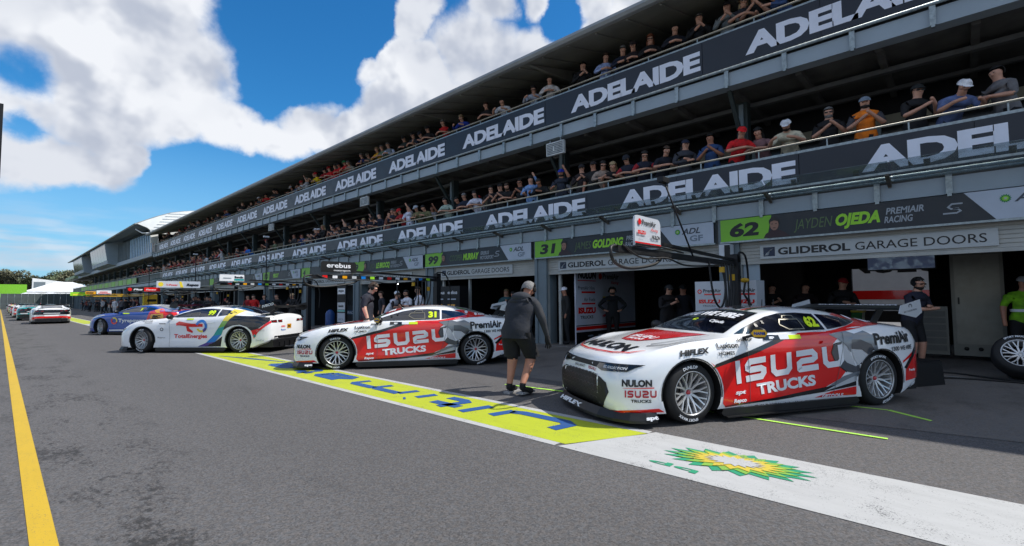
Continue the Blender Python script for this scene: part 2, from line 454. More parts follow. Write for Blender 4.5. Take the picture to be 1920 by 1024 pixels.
# ================================================================ PIT BUILDING
CONC = mat('painted concrete', rgb(150,158,160), .75, 0, .10, 1.3, .15)
STEELW = mat('pale steel beam', rgb(152,165,174), .55, 0, .06, 1.1)
COLM = mat('grey column', rgb(112,124,130), .6, 0, .08, 1.5)
DARKST = mat('dark steel', rgb(52,62,62), .55, .2, .15, 3.)
GALV = mat('galvanised steel', rgb(150,160,162), .45, .55, .25, 14.)
SOFF = mat('soffit', rgb(92,92,89), .85, 0, .35, 1.1)
SOFFR = mat('roof lining', rgb(134,134,126), .8, 0, .18, .9)
ROOFM = mat('roof metal', rgb(150,153,153), .5, .2, .12, .8)
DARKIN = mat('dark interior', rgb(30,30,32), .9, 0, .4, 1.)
GLASS = mat('dark window glass', rgb(16,20,22), .08, 0, .3, .5, spec=.8)
CREAM = mat('pale cladding', rgb(140,136,120), .7, 0, .1, 1.)
BRKT = mat('weathered bracket', rgb(96,90,82), .6, .3, .3, 9.)
BAN = ink('banner slate', rgb(25,32,43), .42); BANTX = ink('banner letters', rgb(226,229,240), .5)
WHT = ink('white print', rgb(225,228,232)); BLK = ink('black print', rgb(14,15,17)); LIM = ink('lime print', rgb(150,214,40))
GRYT = ink('grey print', rgb(150,158,166)); SLATE = ink('slate print', rgb(30,37,44)); REDP = ink('red print', rgb(205,26,36))
DOORM = mat('roller door', rgb(172,172,166), .6, .1, .12, 2.); SIGNW = ink('sign board', rgb(178,182,182))
RUBBER = mat('black rubber', rgb(20,20,21), .7, 0, .2, 8.)
SC0, SP = 4.03, 5.652
def S(i): return SC0+SP*i
S_MIN, S_END = -7.5, 64.9
pb = thing('pit_building', 'long three-storey pit building with two open spectator decks', 'building', (11.5, 30, 0))
def PBl(mb, name, m, **kw):
    o = mb.build(name, m, None, **kw); o.parent = pb; o.matrix_parent_inverse = Matrix.Translation((-11.5, -30, 0)); return o
FAR = 150
# columns
for i in range(-1, 26):
    PBl(MB().box(11.5, S(i)-.36, 0, 12.0, S(i)-.02, 3.2).box(11.46, S(i)-.02, 0, 11.7, S(i)+.08, 3.2), 'column', COLM)
# beams, slabs
PBl(MB().box(11.46, S_MIN, 3.19, 11.8, FAR, 3.50), 'lower_beam', STEELW)
PBl(MB().box(11.5, S_MIN, 3.501, 20, FAR, 3.70), 'lower_deck_slab', SOFF)
PBl(MB().box(11.46, S_MIN, 6.30, 11.78, S_END, 6.62), 'upper_beam', STEELW)
PBl(MB().box(11.781, S_MIN, 6.44, 20, FAR, 6.84), 'upper_deck_slab', SOFF)
b = MB()
for k in range(int((S_END-S_MIN)/1.41)): 
    b.box(11.9, S_MIN+k*1.41, 6.28, 14.9, S_MIN+k*1.41+.12, 6.44)
PBl(b, 'soffit_joists', SOFF)
b = MB().box(12.9, S_MIN, 6.2, 13.05, FAR, 6.3).box(14.2, S_MIN, 6.22, 14.3, FAR, 6.3)
PBl(b, 'soffit_pipes', mat('pipe grey', rgb(96,98,98), .6))
# back walls of the decks
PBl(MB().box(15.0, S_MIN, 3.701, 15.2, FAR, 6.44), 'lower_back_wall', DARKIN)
PBl(MB().box(14.80, S_MIN, 5.62, 14.99, FAR, 5.84), 'window_head', CREAM)
PBl(MB().box(15.0, S_MIN, 6.841, 15.2, S_END, 9.8), 'upper_back_wall', CREAM)
b = MB()
for k in range(9): b.box(14.93, S_MIN, 7.25+k*.26, 14.998, S_END, 7.25+k*.26+.10)
PBl(b, 'cladding_ribs', CREAM)
s = S_MIN+.6; k = 0
while s < FAR-3:
    if s < 60:
        PBl(MB().box(14.86, s, 4.0, 14.9, s+2.55, 5.6), 'window_pane', GLASS)
    PBl(MB().box(14.82, s+2.56, 3.65, 14.98, s+2.80, 5.61), 'window_post', COLM)
    if s < 60 and k % 2 == 0: PBl(MB().box(14.87, s+.2, 6.7, 14.92, s+1.9, 8.2), 'upper_window', GLASS)
    s += 2.82; k += 1
# deck columns and braces
for i in range(-1, 22):
    s = S(i)-.18
    PBl(MB().box(12.6, s-.13, 3.65, 12.86, s+.13, 6.27), 'deck_column', DARKST)
    PBl(MB().box(12.54, s-.05, 3.66, 12.595, s+.05, 6.20), 'column_face', COLM)
    PBl(MB().bar((11.75, s, 6.33), (12.58, s, 5.25), .09), 'brace', DARKST)
    if s < S_END:
        PBl(MB().box(13.2, s-.09, 6.841, 13.38, s+.09, 9.1), 'roof_column', DARKST)
        PBl(MB().add([(11.0,s-.06,8.63),(13.3,s-.06,8.8),(15,s-.06,8.8),(15,s-.06,9.65),(11.0,s+.06,8.63),(13.3,s+.06,8.8),(15,s+.06,8.8),(15,s+.06,9.65)],
            [(0,1,2,3),(7,6,5,4),(0,4,5,1),(1,5,6,2),(2,6,7,3),(3,7,4,0)]), 'roof_beam', SOFFR)
# roof
b = MB()
prof = [(10.82,8.62),(10.74,8.64),(10.69,8.72),(10.72,8.81),(10.86,8.88),(12.2,9.25),(20,10.4),(20,10.3),(15,9.8),(11.0,8.68)]
b.prism(prof, S_MIN, S_END, frame=lambda a, z, c: (a, c, z))
PBl(b, 'roof', ROOFM)
PBl(MB().add([(10.86,S_MIN,8.615),(15.0,S_MIN,9.70),(15.0,S_END,9.70),(10.86,S_END,8.615),(10.86,S_MIN,8.63),(15.0,S_MIN,9.72),(15.0,S_END,9.72),(10.86,S_END,8.63)],
   [(3,2,1,0),(4,5,6,7),(0,1,5,4),(1,2,6,5),(2,3,7,6),(3,0,4,7)]), 'roof_lining', SOFFR)
b = MB()
for k in range(int((S_END-S_MIN)/.94)): b.bar((10.9, S_MIN+.4+k*.94, 8.60), (14.9, S_MIN+.4+k*.94, 9.65), .05, .03)
PBl(b, 'lining_ribs', SOFFR)
# hanging brackets on both beams + pipes
for s0, s1, z0, z1 in ((S_MIN, S_END, 6.27, 6.66), (S_MIN, 62, 3.17, 3.60)):
    s = s0+.45
    while s < s1:
        PBl(MB().box(11.40, s-.045, z0+.02, 11.457, s+.045, z1).box(11.37, s-.03, z0-.03, 11.455, s+.03, z0+.019), 'bracket', GALV)
        s += 1.205 if z0 > 5 else 1.02
PBl(MB().tube([(11.40,S_MIN,6.685),(11.40,S_END,6.685)], .035, 8), 'upper_pipe', GALV)
PBl(MB().tube([(11.42,S_MIN,3.615),(11.42,FAR,3.615)], .038, 8).tube([(11.34,S_MIN,3.545),(11.34,62,3.545)], .02, 6), 'lower_pipe', GALV)
# rails
for z, e, nm in ((4.66, FAR, 'lower'), (7.76, S_END, 'upper')):
    zb = z-.22 if nm == 'lower' else z-.17
    zc = 4.42 if nm == 'lower' else 7.57
    PBl(MB().tube([(11.56,S_MIN,z),(11.56,e,z)], .024, 8), 'hand_rail', mat('polished rail', rgb(150,146,134), .45, .2, .1, 3.))
    PBl(MB().box(11.49, S_MIN, zc, 11.62, e, zc+.06), 'rail_sill', GALV)
    s = S_MIN+.3
    while s < e:
        PBl(MB().box(11.545, s-.012, zc+.061, 11.575, s+.012, z-.022), 'rail_post', GALV); s += 1.3
    PBl(MB().box(11.62, S_MIN, zc-.75, 11.66, e, zc+.02), 'parapet', DARKST)
# glass awning over the pit lane
AWG = bpy.data.materials.new('awning glass'); AWG.use_nodes = True
g_ = NG(AWG.node_tree); pr_ = AWG.node_tree.nodes['Principled BSDF']
pr_.inputs['Base Color'].default_value = (.32,.38,.40,1); pr_.inputs['Roughness'].default_value = .12
tr_ = g_.n('ShaderNodeBsdfTransparent', {0: (.80,.86,.88,1)})
nz_ = g_.noise(g_.n('ShaderNodeTexCoord').outputs['Object'], 3., 5, .7)
mx_ = g_.n('ShaderNodeMixShader', {0: g_.ss(nz_, .35, .75, .80, .55), 1: pr_.outputs[0], 2: tr_.outputs[0]})
AWG.node_tree.links.new(mx_.outputs[0], AWG.node_tree.nodes['Material Output'].inputs[0])
s = S_MIN+.2; k = 0
while s < 62:
    pts = [(11.32, 3.52), (10.62, 3.77), (10.617, 3.762), (11.317, 3.512)]
    PBl(MB().prism([(a, z) for a, z in pts], s+.01, s+2.02, frame=lambda a, z, c: (a, c, z)), 'awning_pane', AWG)
    for q in (.5, 1.53):
        PBl(MB().bar((10.99, s+q, 3.60), (10.86, s+q, 3.75), .09, .02), 'awning_clamp', BRKT)
    PBl(MB().bar((11.40, s+.05, 3.42), (11.40, s+.05, 3.60), .05).bar((11.40, s+.05, 3.47), (10.92, s+.05, 3.60), .06, .07), 'awning_arm', BRKT)
    s += 2.04; k += 1
PBl(MB().box(10.90, S_MIN, 3.595, 10.96, 62, 3.635), 'awning_bar', GALV)

# roller doors, jambs, partitions, back wall
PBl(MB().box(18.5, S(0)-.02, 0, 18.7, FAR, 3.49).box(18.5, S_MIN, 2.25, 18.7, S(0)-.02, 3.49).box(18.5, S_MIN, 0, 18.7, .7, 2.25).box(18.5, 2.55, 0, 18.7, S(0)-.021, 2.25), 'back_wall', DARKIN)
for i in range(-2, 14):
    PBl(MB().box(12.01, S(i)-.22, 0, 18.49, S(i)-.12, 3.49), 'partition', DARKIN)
    a, b_ = S(i-1)+.09, S(i)-.37
    if a < S_MIN: continue
    m = MB()
    for k in range(6 if i < 6 else 3):
        z = 2.20+k*.075 if i < 6 else 2.20+k*.15; h = .062 if i < 6 else .13
        m.box(11.60, a, z, 11.66, b_, z+h)
    m.box(11.625, a, 2.2, 11.65, b_, 2.66).box(11.59, a, 2.13, 11.68, b_, 2.196)
    PBl(m, 'roller_door', DOORM)
    PBl(MB().box(11.70, a, 2.66, 12.1, b_, 3.19), 'door_housing', CONC)
    PBl(MB().box(11.55, b_-.001, 0, 11.66, b_+.0, 2.66), 'door_guide', DOORM)
for s in (3.38, 8.97, 14.6, 13.1): PBl(MB().box(11.7, s-.04, 0, 11.78, s+.04, 2.15), 'door_post', DOORM)
PBl(MB().box(11.66, 3.30, .0, 11.70, 3.645, 2.2), 'door_panel', STEELW)

# floodlights hung below the upper beam
for i, (x, lab) in enumerate(((1, 'nearer'), (3, 'middle'), (5, 'farther'))):
    s = S(x)-.75
    t = thing('floodlight', f'white gridded floodlight box under the upper deck, {lab} of three', 'floodlight', (11.55, s, 6.0), 0, 'floodlights under the upper deck')
    MB().box(-.05,-.33,-.20,.05,.33,.20).build('housing', mat('floodlight white', rgb(205,208,206), .4), t)
    g_ = MB()
    for a in range(13):
        for c in range(7):
            if (a, c) in ((7,3),(7,2),(7,4)): continue
            g_.box(-.056, -.30+a*.047, -.17+c*.05, -.0505, -.30+a*.047+.032, -.17+c*.05+.034)
    g_.build('diode_grid', mat('lamp cells', rgb(60,66,70), .3), t)
    MB().bar((0,-.2,.2),(0,-.2,.30),.03).bar((0,.2,.2),(0,.2,.30),.03).build('hanger', GALV, t)

# ---------------------------------------------------------------- banners
ORD = ['first','second','third','fourth','fifth','sixth','seventh','eighth','ninth','tenth','eleventh','twelfth','thirteenth','fourteenth']
def banner(deck, k, s0, pitch, zb, zt, zl):
    x = 11.44
    t = thing('banner', f'slate {deck}-deck banner with a white ADELAIDE, {ORD[k]} from the right', 'banner', (x, s0+pitch*.4, zb), 0, f'ADELAIDE banners along the {deck} deck')
    a, b_ = pitch*.60, -pitch*.40            # local y from b_ (right in view, nearer) to a
    for lo, hi in ((b_+.006, (a+b_)/2-.004), ((a+b_)/2+.004, a-.006)):
        MB().box(0, lo, 0, .045, hi, zt-zb).build('panel', BAN, t)
    w = pitch*.79
    o = flat('lettering', txt('ADELAIDE', .51, w, .045, space=.93), (-.003, 0, 0), (0,-1,0), (0,0,1), BANTX, t)
    o.location = (0, pitch*.4-.0 + (w-pitch*.8)/2*0, zl-zb)
    return t
for k in range(13):
    banner('upper', k, 3.37+4.888*k-4.888*.8, 4.888, 6.74, 7.565, 6.885)
for k in range(12):
    banner('lower', k, 1.33+5.347*k-5.347*.8, 5.347, 3.66, 4.415, 3.80)
# ================================================================ SIGNS OVER THE GARAGES
def plane_sign(o, sh, y, z, m, t, name='lettering', off=.004):
    """print on a board whose face looks to -X; u runs to the viewer's right (-Y)"""
    return flat(name, sh, (-off, y, z), (0,-1,0), (0,0,1), m, t)
SKIN_P = ink('portrait skin', rgb(150,110,92)); HAIR_P = ink('portrait hair', rgb(28,24,22)); SUIT_P = ink('portrait suit', rgb(48,26,32)); LOGW = ink('light panel', rgb(176,186,200))
LIMB = ink('lime block', rgb(122,186,44)); GREENB = ink('green logo', rgb(20,130,60)); DGREY = ink('dark grey print', rgb(64,72,84)); OUTL = ink('lime outline', rgb(80,104,62))
def outline_text(s, h, w, x, y, shear):
    vs, fs = txt(s, h, w, .0, shear, x, y)
    return vs, fs
SIGNS = {0: ('62', 'JAYDEN', 'OJEDA', 'PREMIAIR', 'RACING'), 1: ('31', 'JAMES', 'GOLDING', 'PREMIAIR', 'RACING'), 2: ('99', 'COOPER', 'MURRAY', 'EREBUS', 'MOTORSPORT'),
         3: ('9', 'JACK', 'LE BROCQ', 'EREBUS', 'MOTORSPORT'), 4: ('4', '', '', '', ''), 5: ('10', '', 'PERCAT', '', ''), 6: ('', '', '', '', ''),
         7: ('', '', '', '', ''), 8: ('', '', '', '', ''), 9: ('', '', '', '', '')}
SLAB = ['slate driver sign with lime number block above the open garage at right', 'slate driver sign half hidden behind the white gantry board', 'slate driver sign just left of the walking man, above the posts',
        'slate driver sign with a one digit block behind the black gantry', 'narrow lime block sign right beside the black gantry board', 'small slate driver sign left of the black gantry board',
        'small slate driver sign right of the white and teal gantry board', 'small driver sign hidden behind the white and teal gantry board', 'tiny slate sign above the grey and white gantry board', 'tiny slate sign farthest down the pit lane']
DLAB = ['pale garage door board over the open garage at right', 'pale garage door board behind the pointing gantry arm', 'pale garage door board over the two door posts left of the walking man',
        'pale garage door board behind the black gantry arm', 'small pale garage door board under the black gantry board', 'smallest pale garage door board, farthest down the lane']
for i in range(0, 10):
    num, fn, ln, t1, t2 = SIGNS[i]
    L = 5.50; z0, z1 = 2.665, 3.165; H_ = z1-z0
    lab = SLAB[i]
    t = thing('garage_sign', lab, 'sign', (11.40, S(i), z0), 0, 'driver signs over the garages')
    MB().box(0, 0, 0, .05, -L, H_).build('board', SLATE, t)
    MB().box(-.01, .02, -.04, .055, -L-.02, -.002).build('frame', GALV, t)
    if i < 8:
        plane_sign(t, poly((0,0),(.98,0),(1.08,H_),(0,H_)), 0, 0, LIMB, t, 'number_block')
        plane_sign(t, txt(num, .32, .30*len(num)+.02, .045, .12, .20, .09), 0, 0, BLK, t, 'number', .008)
        if i < 4:
            px = 1.13
            plane_sign(t, poly((px-.22,.01),(px+.30,.01),(px+.20,.10),(px+.09,.17),(px-.06,.17),(px-.17,.10)), 0, 0, SUIT_P, t, 'portrait_suit', .008)
            plane_sign(t, disc(px, .285, .085, 14, .125), 0, 0, SKIN_P, t, 'portrait_face', .012)
            plane_sign(t, merge(poly((px-.095,.29),(px-.075,.35),(px,.375),(px+.075,.35),(px+.095,.29),(px+.10,.38),(px+.03,.455),(px-.05,.45),(px-.105,.38))), 0, 0, HAIR_P, t, 'portrait_hair', .016)
            plane_sign(t, merge(rect(px-.055,.295,px-.02,.308), rect(px+.02,.295,px+.055,.308), poly((px-.03,.222),(px+.03,.222),(px+.02,.208),(px-.02,.208))), 0, 0, HAIR_P, t, 'portrait_features', .020)
        x = 1.50; w1 = .105*len(fn)+.06; w2 = .13*len(ln)+.06
        plane_sign(t, txt(fn, .22, w1, .0, .25, x, .14), 0, 0, OUTL, t)
        plane_sign(t, txt(ln, .25, w2, .05, .25, x+w1+.05, .13), 0, 0, LIM, t)
        plane_sign(t, merge(txt(t1, .13, .065*len(t1)+.03, .025, .2, x+w1+w2+.14, .26), txt(t2, .13, .065*len(t2)+.03, .025, .2, x+w1+w2+.11, .10)), 0, 0, GRYT, t)
        plane_sign(t, merge(stroke([(4.10,.33),(3.96,.33),(3.91,.28),(3.95,.245),(4.05,.245)], .026), stroke([(3.84,.17),(4.02,.17),(4.07,.20),(4.04,.235),(3.97,.242)], .026)), 0, 0, GRYT, t, 'emblem')
        plane_sign(t, poly((4.12,H_),(4.50,.0),(5.49,0),(5.49,H_)), 0, 0, LOGW, t, 'light_panel')
        for k, (a, b, m_) in enumerate([(.055,.075,GREENB),(.03,.052,LIM),(.012,.03,SIGNW)]):
            plane_sign(t, move2(burst(14, a, b, 1, 1), 4.62, .335), 0, 0, m_, t, 'flower_logo', .008+.003*k)
        plane_sign(t, txt('ADL', .15, .46, .03, .3, 4.72, .265), 0, 0, DGREY, t, off=.008)
        plane_sign(t, txt('GF', .15, .32, .03, .0, 4.92, .08), 0, 0, ink('mid grey print', rgb(110,122,136)), t, off=.008)
for i in range(0, 6):
    c = S(i)-.78
    t = thing('garage_door_sign', DLAB[i], 'sign', (11.56, c, 2.235), 0, 'pale boards on the roller doors')
    MB().box(0, 0, 0, .03, -3.74, .30).build('board', SIGNW, t)
    plane_sign(t, rect(.07,.05,.30,.25), 0, 0, ink('navy print', rgb(20,36,62)), t, 'logo')
    plane_sign(t, merge(*[stroke([(.10+.02*k,.07),(.14+.02*k,.12+.02*k),(.20+.01*k,.18),(.27,.22)], .008) for k in range(4)]), 0, 0, SIGNW, t, 'logo_lines', .008)
    plane_sign(t, txt('GLIDEROL', .165, 1.30, .035, 0, .36, .07), 0, 0, BLK, t)
    plane_sign(t, txt('GARAGE DOORS', .165, 1.86, .004, 0, 1.74, .07), 0, 0, BLK, t)
# ================================================================ RACING CARS
CARBON = mat('carbon black', rgb(20,20,22), .42, 0, .15, 9.)
WELL = mat('wheel well black', rgb(9,9,10), .9, 0, .1, 4.)
RIM = mat('machined rim', rgb(204,205,206), .36, .6, .08, 10.)
RIMD = mat('rim shadow grey', rgb(70,72,75), .5, .6, .1, 10.)
DISCM = mat('brake disc', rgb(96,92,90), .4, .8, .1, 20.)
TYRE = mat('slick tyre', rgb(24,24,25), .75, 0, .25, 5., .15)
CGLASS = mat('tinted car glass', rgb(14,19,34), .05, 0, .55, 2.2, coat=1., spec=.7)
VENT = mat('vent rim', rgb(130,126,112), .4, .3, .1, 5.)
def lerp_tab(tab, x):
    """smooth (monotone cubic) interpolation"""
    xs = [t[0] for t in tab]; ys = [t[1] for t in tab]
    if x <= xs[0]: return ys[0]
    if x >= xs[-1]: return ys[-1]
    i = max(k for k in range(len(xs)-1) if xs[k] <= x)
    def sl(k): return (ys[k+1]-ys[k])/(xs[k+1]-xs[k])
    def tg(k):
        if k == 0: return sl(0)
        if k == len(xs)-1: return sl(k-1)
        a, b = sl(k-1), sl(k)
        return 0 if a*b <= 0 else 2*a*b/(a+b)
    h = xs[i+1]-xs[i]; t = (x-xs[i])/h
    return ys[i]*(2*t**3-3*t**2+1)+tg(i)*h*(t**3-2*t*t+t)+ys[i+1]*(3*t*t-2*t**3)+tg(i+1)*h*(t**3-t*t)
T = lambda *p: sorted(p)
T_W = T((2.37,.46),(2.34,.62),(2.27,.75),(2.15,.84),(1.98,.905),(1.75,.95),(1.41,.972),(1.0,.952),(.6,.925),(0,.915),(-.6,.93),(-1.0,.955),(-1.41,.982),(-1.8,.965),(-2.1,.93),(-2.28,.87),(-2.38,.78),(-2.42,.60))
T_ZB = T((2.37,.24),(2.30,.16),(2.1,.12),(-1.7,.12),(-2.0,.20),(-2.25,.27),(-2.42,.36))
T_ZT = T((2.37,.66),(2.345,.715),(2.30,.745),(2.1,.795),(1.9,.83),(1.6,.865),(1.2,.925),(.92,.965),(.80,.995),(.55,1.115),(.30,1.215),(.08,1.275),(-.2,1.31),(-.5,1.32),(-.8,1.305),(-1.1,1.26),(-1.4,1.185),(-1.7,1.095),(-1.95,1.035),(-2.15,1.035),(-2.32,1.05),(-2.39,1.0),(-2.42,.90))
T_ZS = T((2.37,.58),(2.34,.63),(2.27,.675),(2.1,.73),(1.9,.77),(1.65,.835),(1.35,.885),(1.0,.905),(.6,.925),(0,.94),(-.5,.96),(-.9,.995),(-1.2,1.02),(-1.5,1.02),(-1.9,.985),(-2.2,.965),(-2.35,.93),(-2.42,.82))
T_WS = T((2.37,.42),(2.34,.57),(2.27,.69),(2.1,.77),(1.9,.84),(1.65,.875),(1.35,.89),(1.0,.875),(.6,.865),(0,.862),(-.5,.865),(-.9,.875),(-1.2,.885),(-1.5,.885),(-1.9,.86),(-2.2,.80),(-2.35,.72),(-2.42,.52))
T_WG = T((2.37,.28),(2.34,.42),(2.27,.52),(2.1,.60),(1.9,.66),(1.6,.70),(1.2,.74),(.92,.765),(.80,.765),(.55,.715),(.30,.665),(.08,.625),(-.2,.60),(-.5,.585),(-.8,.575),(-1.1,.575),(-1.4,.60),(-1.7,.64),(-1.95,.68),(-2.2,.66),(-2.35,.60),(-2.42,.45))
T_ZG = T((2.37,.64),(2.345,.695),(2.30,.725),(2.1,.775),(1.9,.81),(1.6,.84),(1.2,.90),(.92,.935),(.80,.95),(.55,1.06),(.30,1.155),(.08,1.215),(-.2,1.25),(-.5,1.26),(-.8,1.245),(-1.1,1.195),(-1.4,1.12),(-1.7,1.05),(-1.95,1.0),(-2.2,1.0),(-2.35,.97),(-2.42,.87))
def section(x):
    W_, zb, zt, zs, ws, wg, zg = [lerp_tab(t, x) for t in (T_W, T_ZB, T_ZT, T_ZS, T_WS, T_WG, T_ZG)]
    tuck = .02*math.exp(-((x-.2)/.7)**2)
    p = [(0, zb), (W_*.5, zb), (W_-.10, zb), (W_-.02, zb+.025), (W_-.004, zb+.08)]
    for t in (.25, .5, .72): p.append((W_-tuck*math.sin(t*3.1)*1.2, zb+.08+(zs-.16-zb-.08)*t))
    p += [(W_-.006, zs-.16), (W_-(W_-ws)*.30, zs-.09), (W_-(W_-ws)*.65, zs-.035), (ws, zs)]
    cab = max(0, min(1, (zg-zs-.03)/.12))
    q0 = (ws-.02-.02*cab, zs+.012)
    p.append(q0)
    for t in (.25, .5, .75, 1.): 
        bul = .018*math.sin(t*math.pi)*cab
        p.append((q0[0]+(wg-q0[0])*t+bul, q0[1]+(zg-q0[1])*t))
    for t in (.85, .65, .43, .21, 0):
        p.append((wg*t, zg+(zt-zg)*(1-t*t)))
    return p
def body_mesh():
    xs = []
    x = 2.37
    while x > -2.42:
        xs.append(x); x -= .02 if x > 2.2 or x < -2.25 else .055
    xs.append(-2.42)
    b = MB(); n = None; rows = []
    for x in xs:
        p = section(x); ring = [(x, y, z) for y, z in p]+[(x, -y, z) for y, z in p[-2:0:-1]]
        n = len(ring); rows += ring
    fs = []; ms = []
    npf = len(section(0))
    for i in range(len(xs)-1):
        for k in range(n):
            k2 = (k+1) % n; fs.append((i*n+k, (i+1)*n+k, (i+1)*n+k2, i*n+k2))
    b.add(rows, fs, 0, True)
    b.add(rows[:n], [tuple(range(n))[::-1]], 0, True); b.add(rows[-n:], [tuple(range(n))], 0, True)
    me = b.mesh('body', [MATS['paint white'], WELL])
    o = link('body', me)
    c = MB()
    for ax in (1.41, -1.41):
        for sy in (1, -1):
            r_ = .375
            c.lathe([(.0001, .62*sy), (r_, .62*sy), (r_+.006, 1.1*sy), (.0001, 1.1*sy)], 40, 'y', 0, (ax, 0, .335))
    cm = c.mesh('cut', WELL)
    co = link('cut', cm)
    md = o.modifiers.new('b', 'BOOLEAN'); md.object = co; md.operation = 'DIFFERENCE'; md.solver = 'EXACT'
    try: md.material_mode = 'TRANSFER'
    except Exception: pass
    dg = bpy.context.evaluated_depsgraph_get()
    m2 = bpy.data.meshes.new_from_object(o.evaluated_get(dg)); m2.name = 'body'
    bpy.data.objects.remove(o); bpy.data.objects.remove(co)
    wi = None
    m2.materials.clear(); m2.materials.append(MATS['paint white']); m2.materials.append(WELL)
    for p in m2.polygons:
        c_ = p.center; p.material_index = 0; p.use_smooth = True
        for ax in (1.41, -1.41):
            d = math.hypot(c_.x-ax, c_.z-.335)
            if d < .40 and abs(c_.y) < .9 and (abs(p.normal.y) > .9 or d < .385) and c_.z > .1 and abs(c_.y) < .965:
                nn = Vector((c_.x-ax, 0, c_.z-.335)).normalized()
                if abs(p.normal.dot(nn)) > .8 or abs(abs(c_.y)-.62) < .02: p.material_index = 1; p.use_smooth = False
        if c_.z < .14 and abs(p.normal.z) > .7: p.material_index = 1
    # hard edges where the surface turns sharply
    bm = bmesh.new(); bm.from_mesh(m2)
    for e in bm.edges:
        if len(e.link_faces) == 2 and e.calc_face_angle(0) > R(38): e.smooth = False
    bm.to_mesh(m2); bm.free()
    return m2
paint('white', (.86, .87, .88))
BODY = body_mesh()
def warp_x(x): return -1.75+(x+1.75)*.80 if x < -1.75 else (1.95+(x-1.95)*.88 if x > 1.95 else x)
def warp_z(z): return .93+(z-.93)*.885 if z > .93 else z
for v in BODY.vertices:
    t_ = max(0, min(1, (v.co.x-1.7)/.6)); v.co.x = warp_x(v.co.x)-.42*max(0, v.co.z-.50)*t_*t_*(3-2*t_); v.co.z = warp_z(v.co.z)
BODY.update()
_bm = bmesh.new(); _bm.from_mesh(BODY)
BVH = BVHTree.FromBMesh(_bm); _bm.free()
MODES = {  # 2D (a,b) -> ray origin, direction ; a,b are car coordinates
 'side': (lambda a, b: Vector((a, 3, b)), Vector((0,-1,0)), lambda h, a, b: h.y > .52),
 'rside': (lambda a, b: Vector((a, -3, b)), Vector((0,1,0)), lambda h, a, b: h.y < -.52),
 'top': (lambda a, b: Vector((a, b, 3)), Vector((0,0,-1)), lambda h, a, b: h.z > .5),
 'front': (lambda a, b: Vector((4, a, b)), Vector((-1,0,0)), lambda h, a, b: h.x > 1.3),
 'corner': (lambda a, b: Vector((2.02-a*math.sin(R(47))+2*math.cos(R(47)), .80+a*math.cos(R(47))+2*math.sin(R(47)), b)), Vector((-math.cos(R(47)),-math.sin(R(47)),0)), lambda h, a, b: h.x > 1.3 and h.y > .5),
 'rear': (lambda a, b: Vector((-4, a, b)), Vector((1,0,0)), lambda h, a, b: h.x < -1.7)}
def decal(car, name, sh, mode, m, off=.003, grid=.055):
    off = off*1.55
    vs, fs = sh
    bm = bmesh.new()
    bv = [bm.verts.new((a, b, 0)) for a, b in vs]
    for f in fs:
        if len(set(f)) > 2:
            try: bm.faces.new([bv[i] for i in f])
            except ValueError: pass
    x0, x1 = min(v[0] for v in vs), max(v[0] for v in vs); y0, y1 = min(v[1] for v in vs), max(v[1] for v in vs)
    for ax, lo, hi in ((0, x0, x1), (1, y0, y1)):
        k = math.floor(lo/grid)+1
        while k*grid < hi:
            co = (k*grid, 0, 0) if ax == 0 else (0, k*grid, 0); no = (1,0,0) if ax == 0 else (0,1,0)
            bmesh.ops.bisect_plane(bm, geom=bm.verts[:]+bm.edges[:]+bm.faces[:], plane_co=co, plane_no=no); k += 1
    org, d, ok = MODES[mode]
    wa = warp_x if mode in ('side', 'rside', 'top') else (lambda q: q)
    wb = (lambda q: q) if mode == 'top' else warp_z
    bad = []
    for v in bm.verts:
        h, n, i, ds = BVH.ray_cast(org(wa(v.co.x), wb(v.co.y)), d)
        if h is None or not ok(h, v.co.x, v.co.y): bad.append(v)
        else:
            if n.dot(d) > 0: n = -n
            k = min(2.5, 1/max(.35, -n.dot(d)))
            v.co = h+n*off*1.0 - d*off*(k-1)*.5
    bmesh.ops.delete(bm, geom=bad, context='VERTS')
    bmesh.ops.triangulate(bm, faces=[f for f in bm.faces if len(f.verts) > 4])
    me = bpy.data.meshes.new(name); bm.to_mesh(me); bm.free(); me.materials.append(m)
    for p in me.polygons: p.use_smooth = True
    me.update()
    return link(name, me, car)
def mir(sh): return [(-a, b) for a, b in sh[0]], sh[1]
# side lettering reads nose -> tail, i.e. its u axis is -x : build in u, then mirror
def stxt(s, h, x, z, width=None, bold=.0, shear=0., tilt=0.):
    vs, fs = txt(s, h, width, bold, shear, rot=tilt)
    return [(x-a, z+b) for a, b in vs], fs
def rtxt(s, h, y, z, width=None, bold=0., shear=0.):      # rear face, reads from y=+ to y=- (viewer behind, looking +x, right is -y)
    vs, fs = txt(s, h, width, bold, shear); return [(y-a, z+b) for a, b in vs], fs
def ftxt(s, h, y, z, width=None, bold=0., shear=0.):      # front face, viewer in front looking -x: right is +y
    vs, fs = txt(s, h, width, bold, shear); return [(y+a, z+b) for a, b in vs], fs
def s31(px, py):
    """picture of the nearer red car (x4 crop) -> side plane of the car"""
    x = 1.41-(px-408)/343.; g = 645-.031*(px-408); k = 338-.030*(px-408)
    return (x, (g-py)/k)
def P31(*p): return poly(*[s31(a, b) for a, b in p])
def arc(cx, cz, r, a0, a1, n=10): return [(cx+r*math.cos(R(a0+(a1-a0)*i/n)), cz+r*math.sin(R(a0+(a1-a0)*i/n))) for i in range(n+1)]

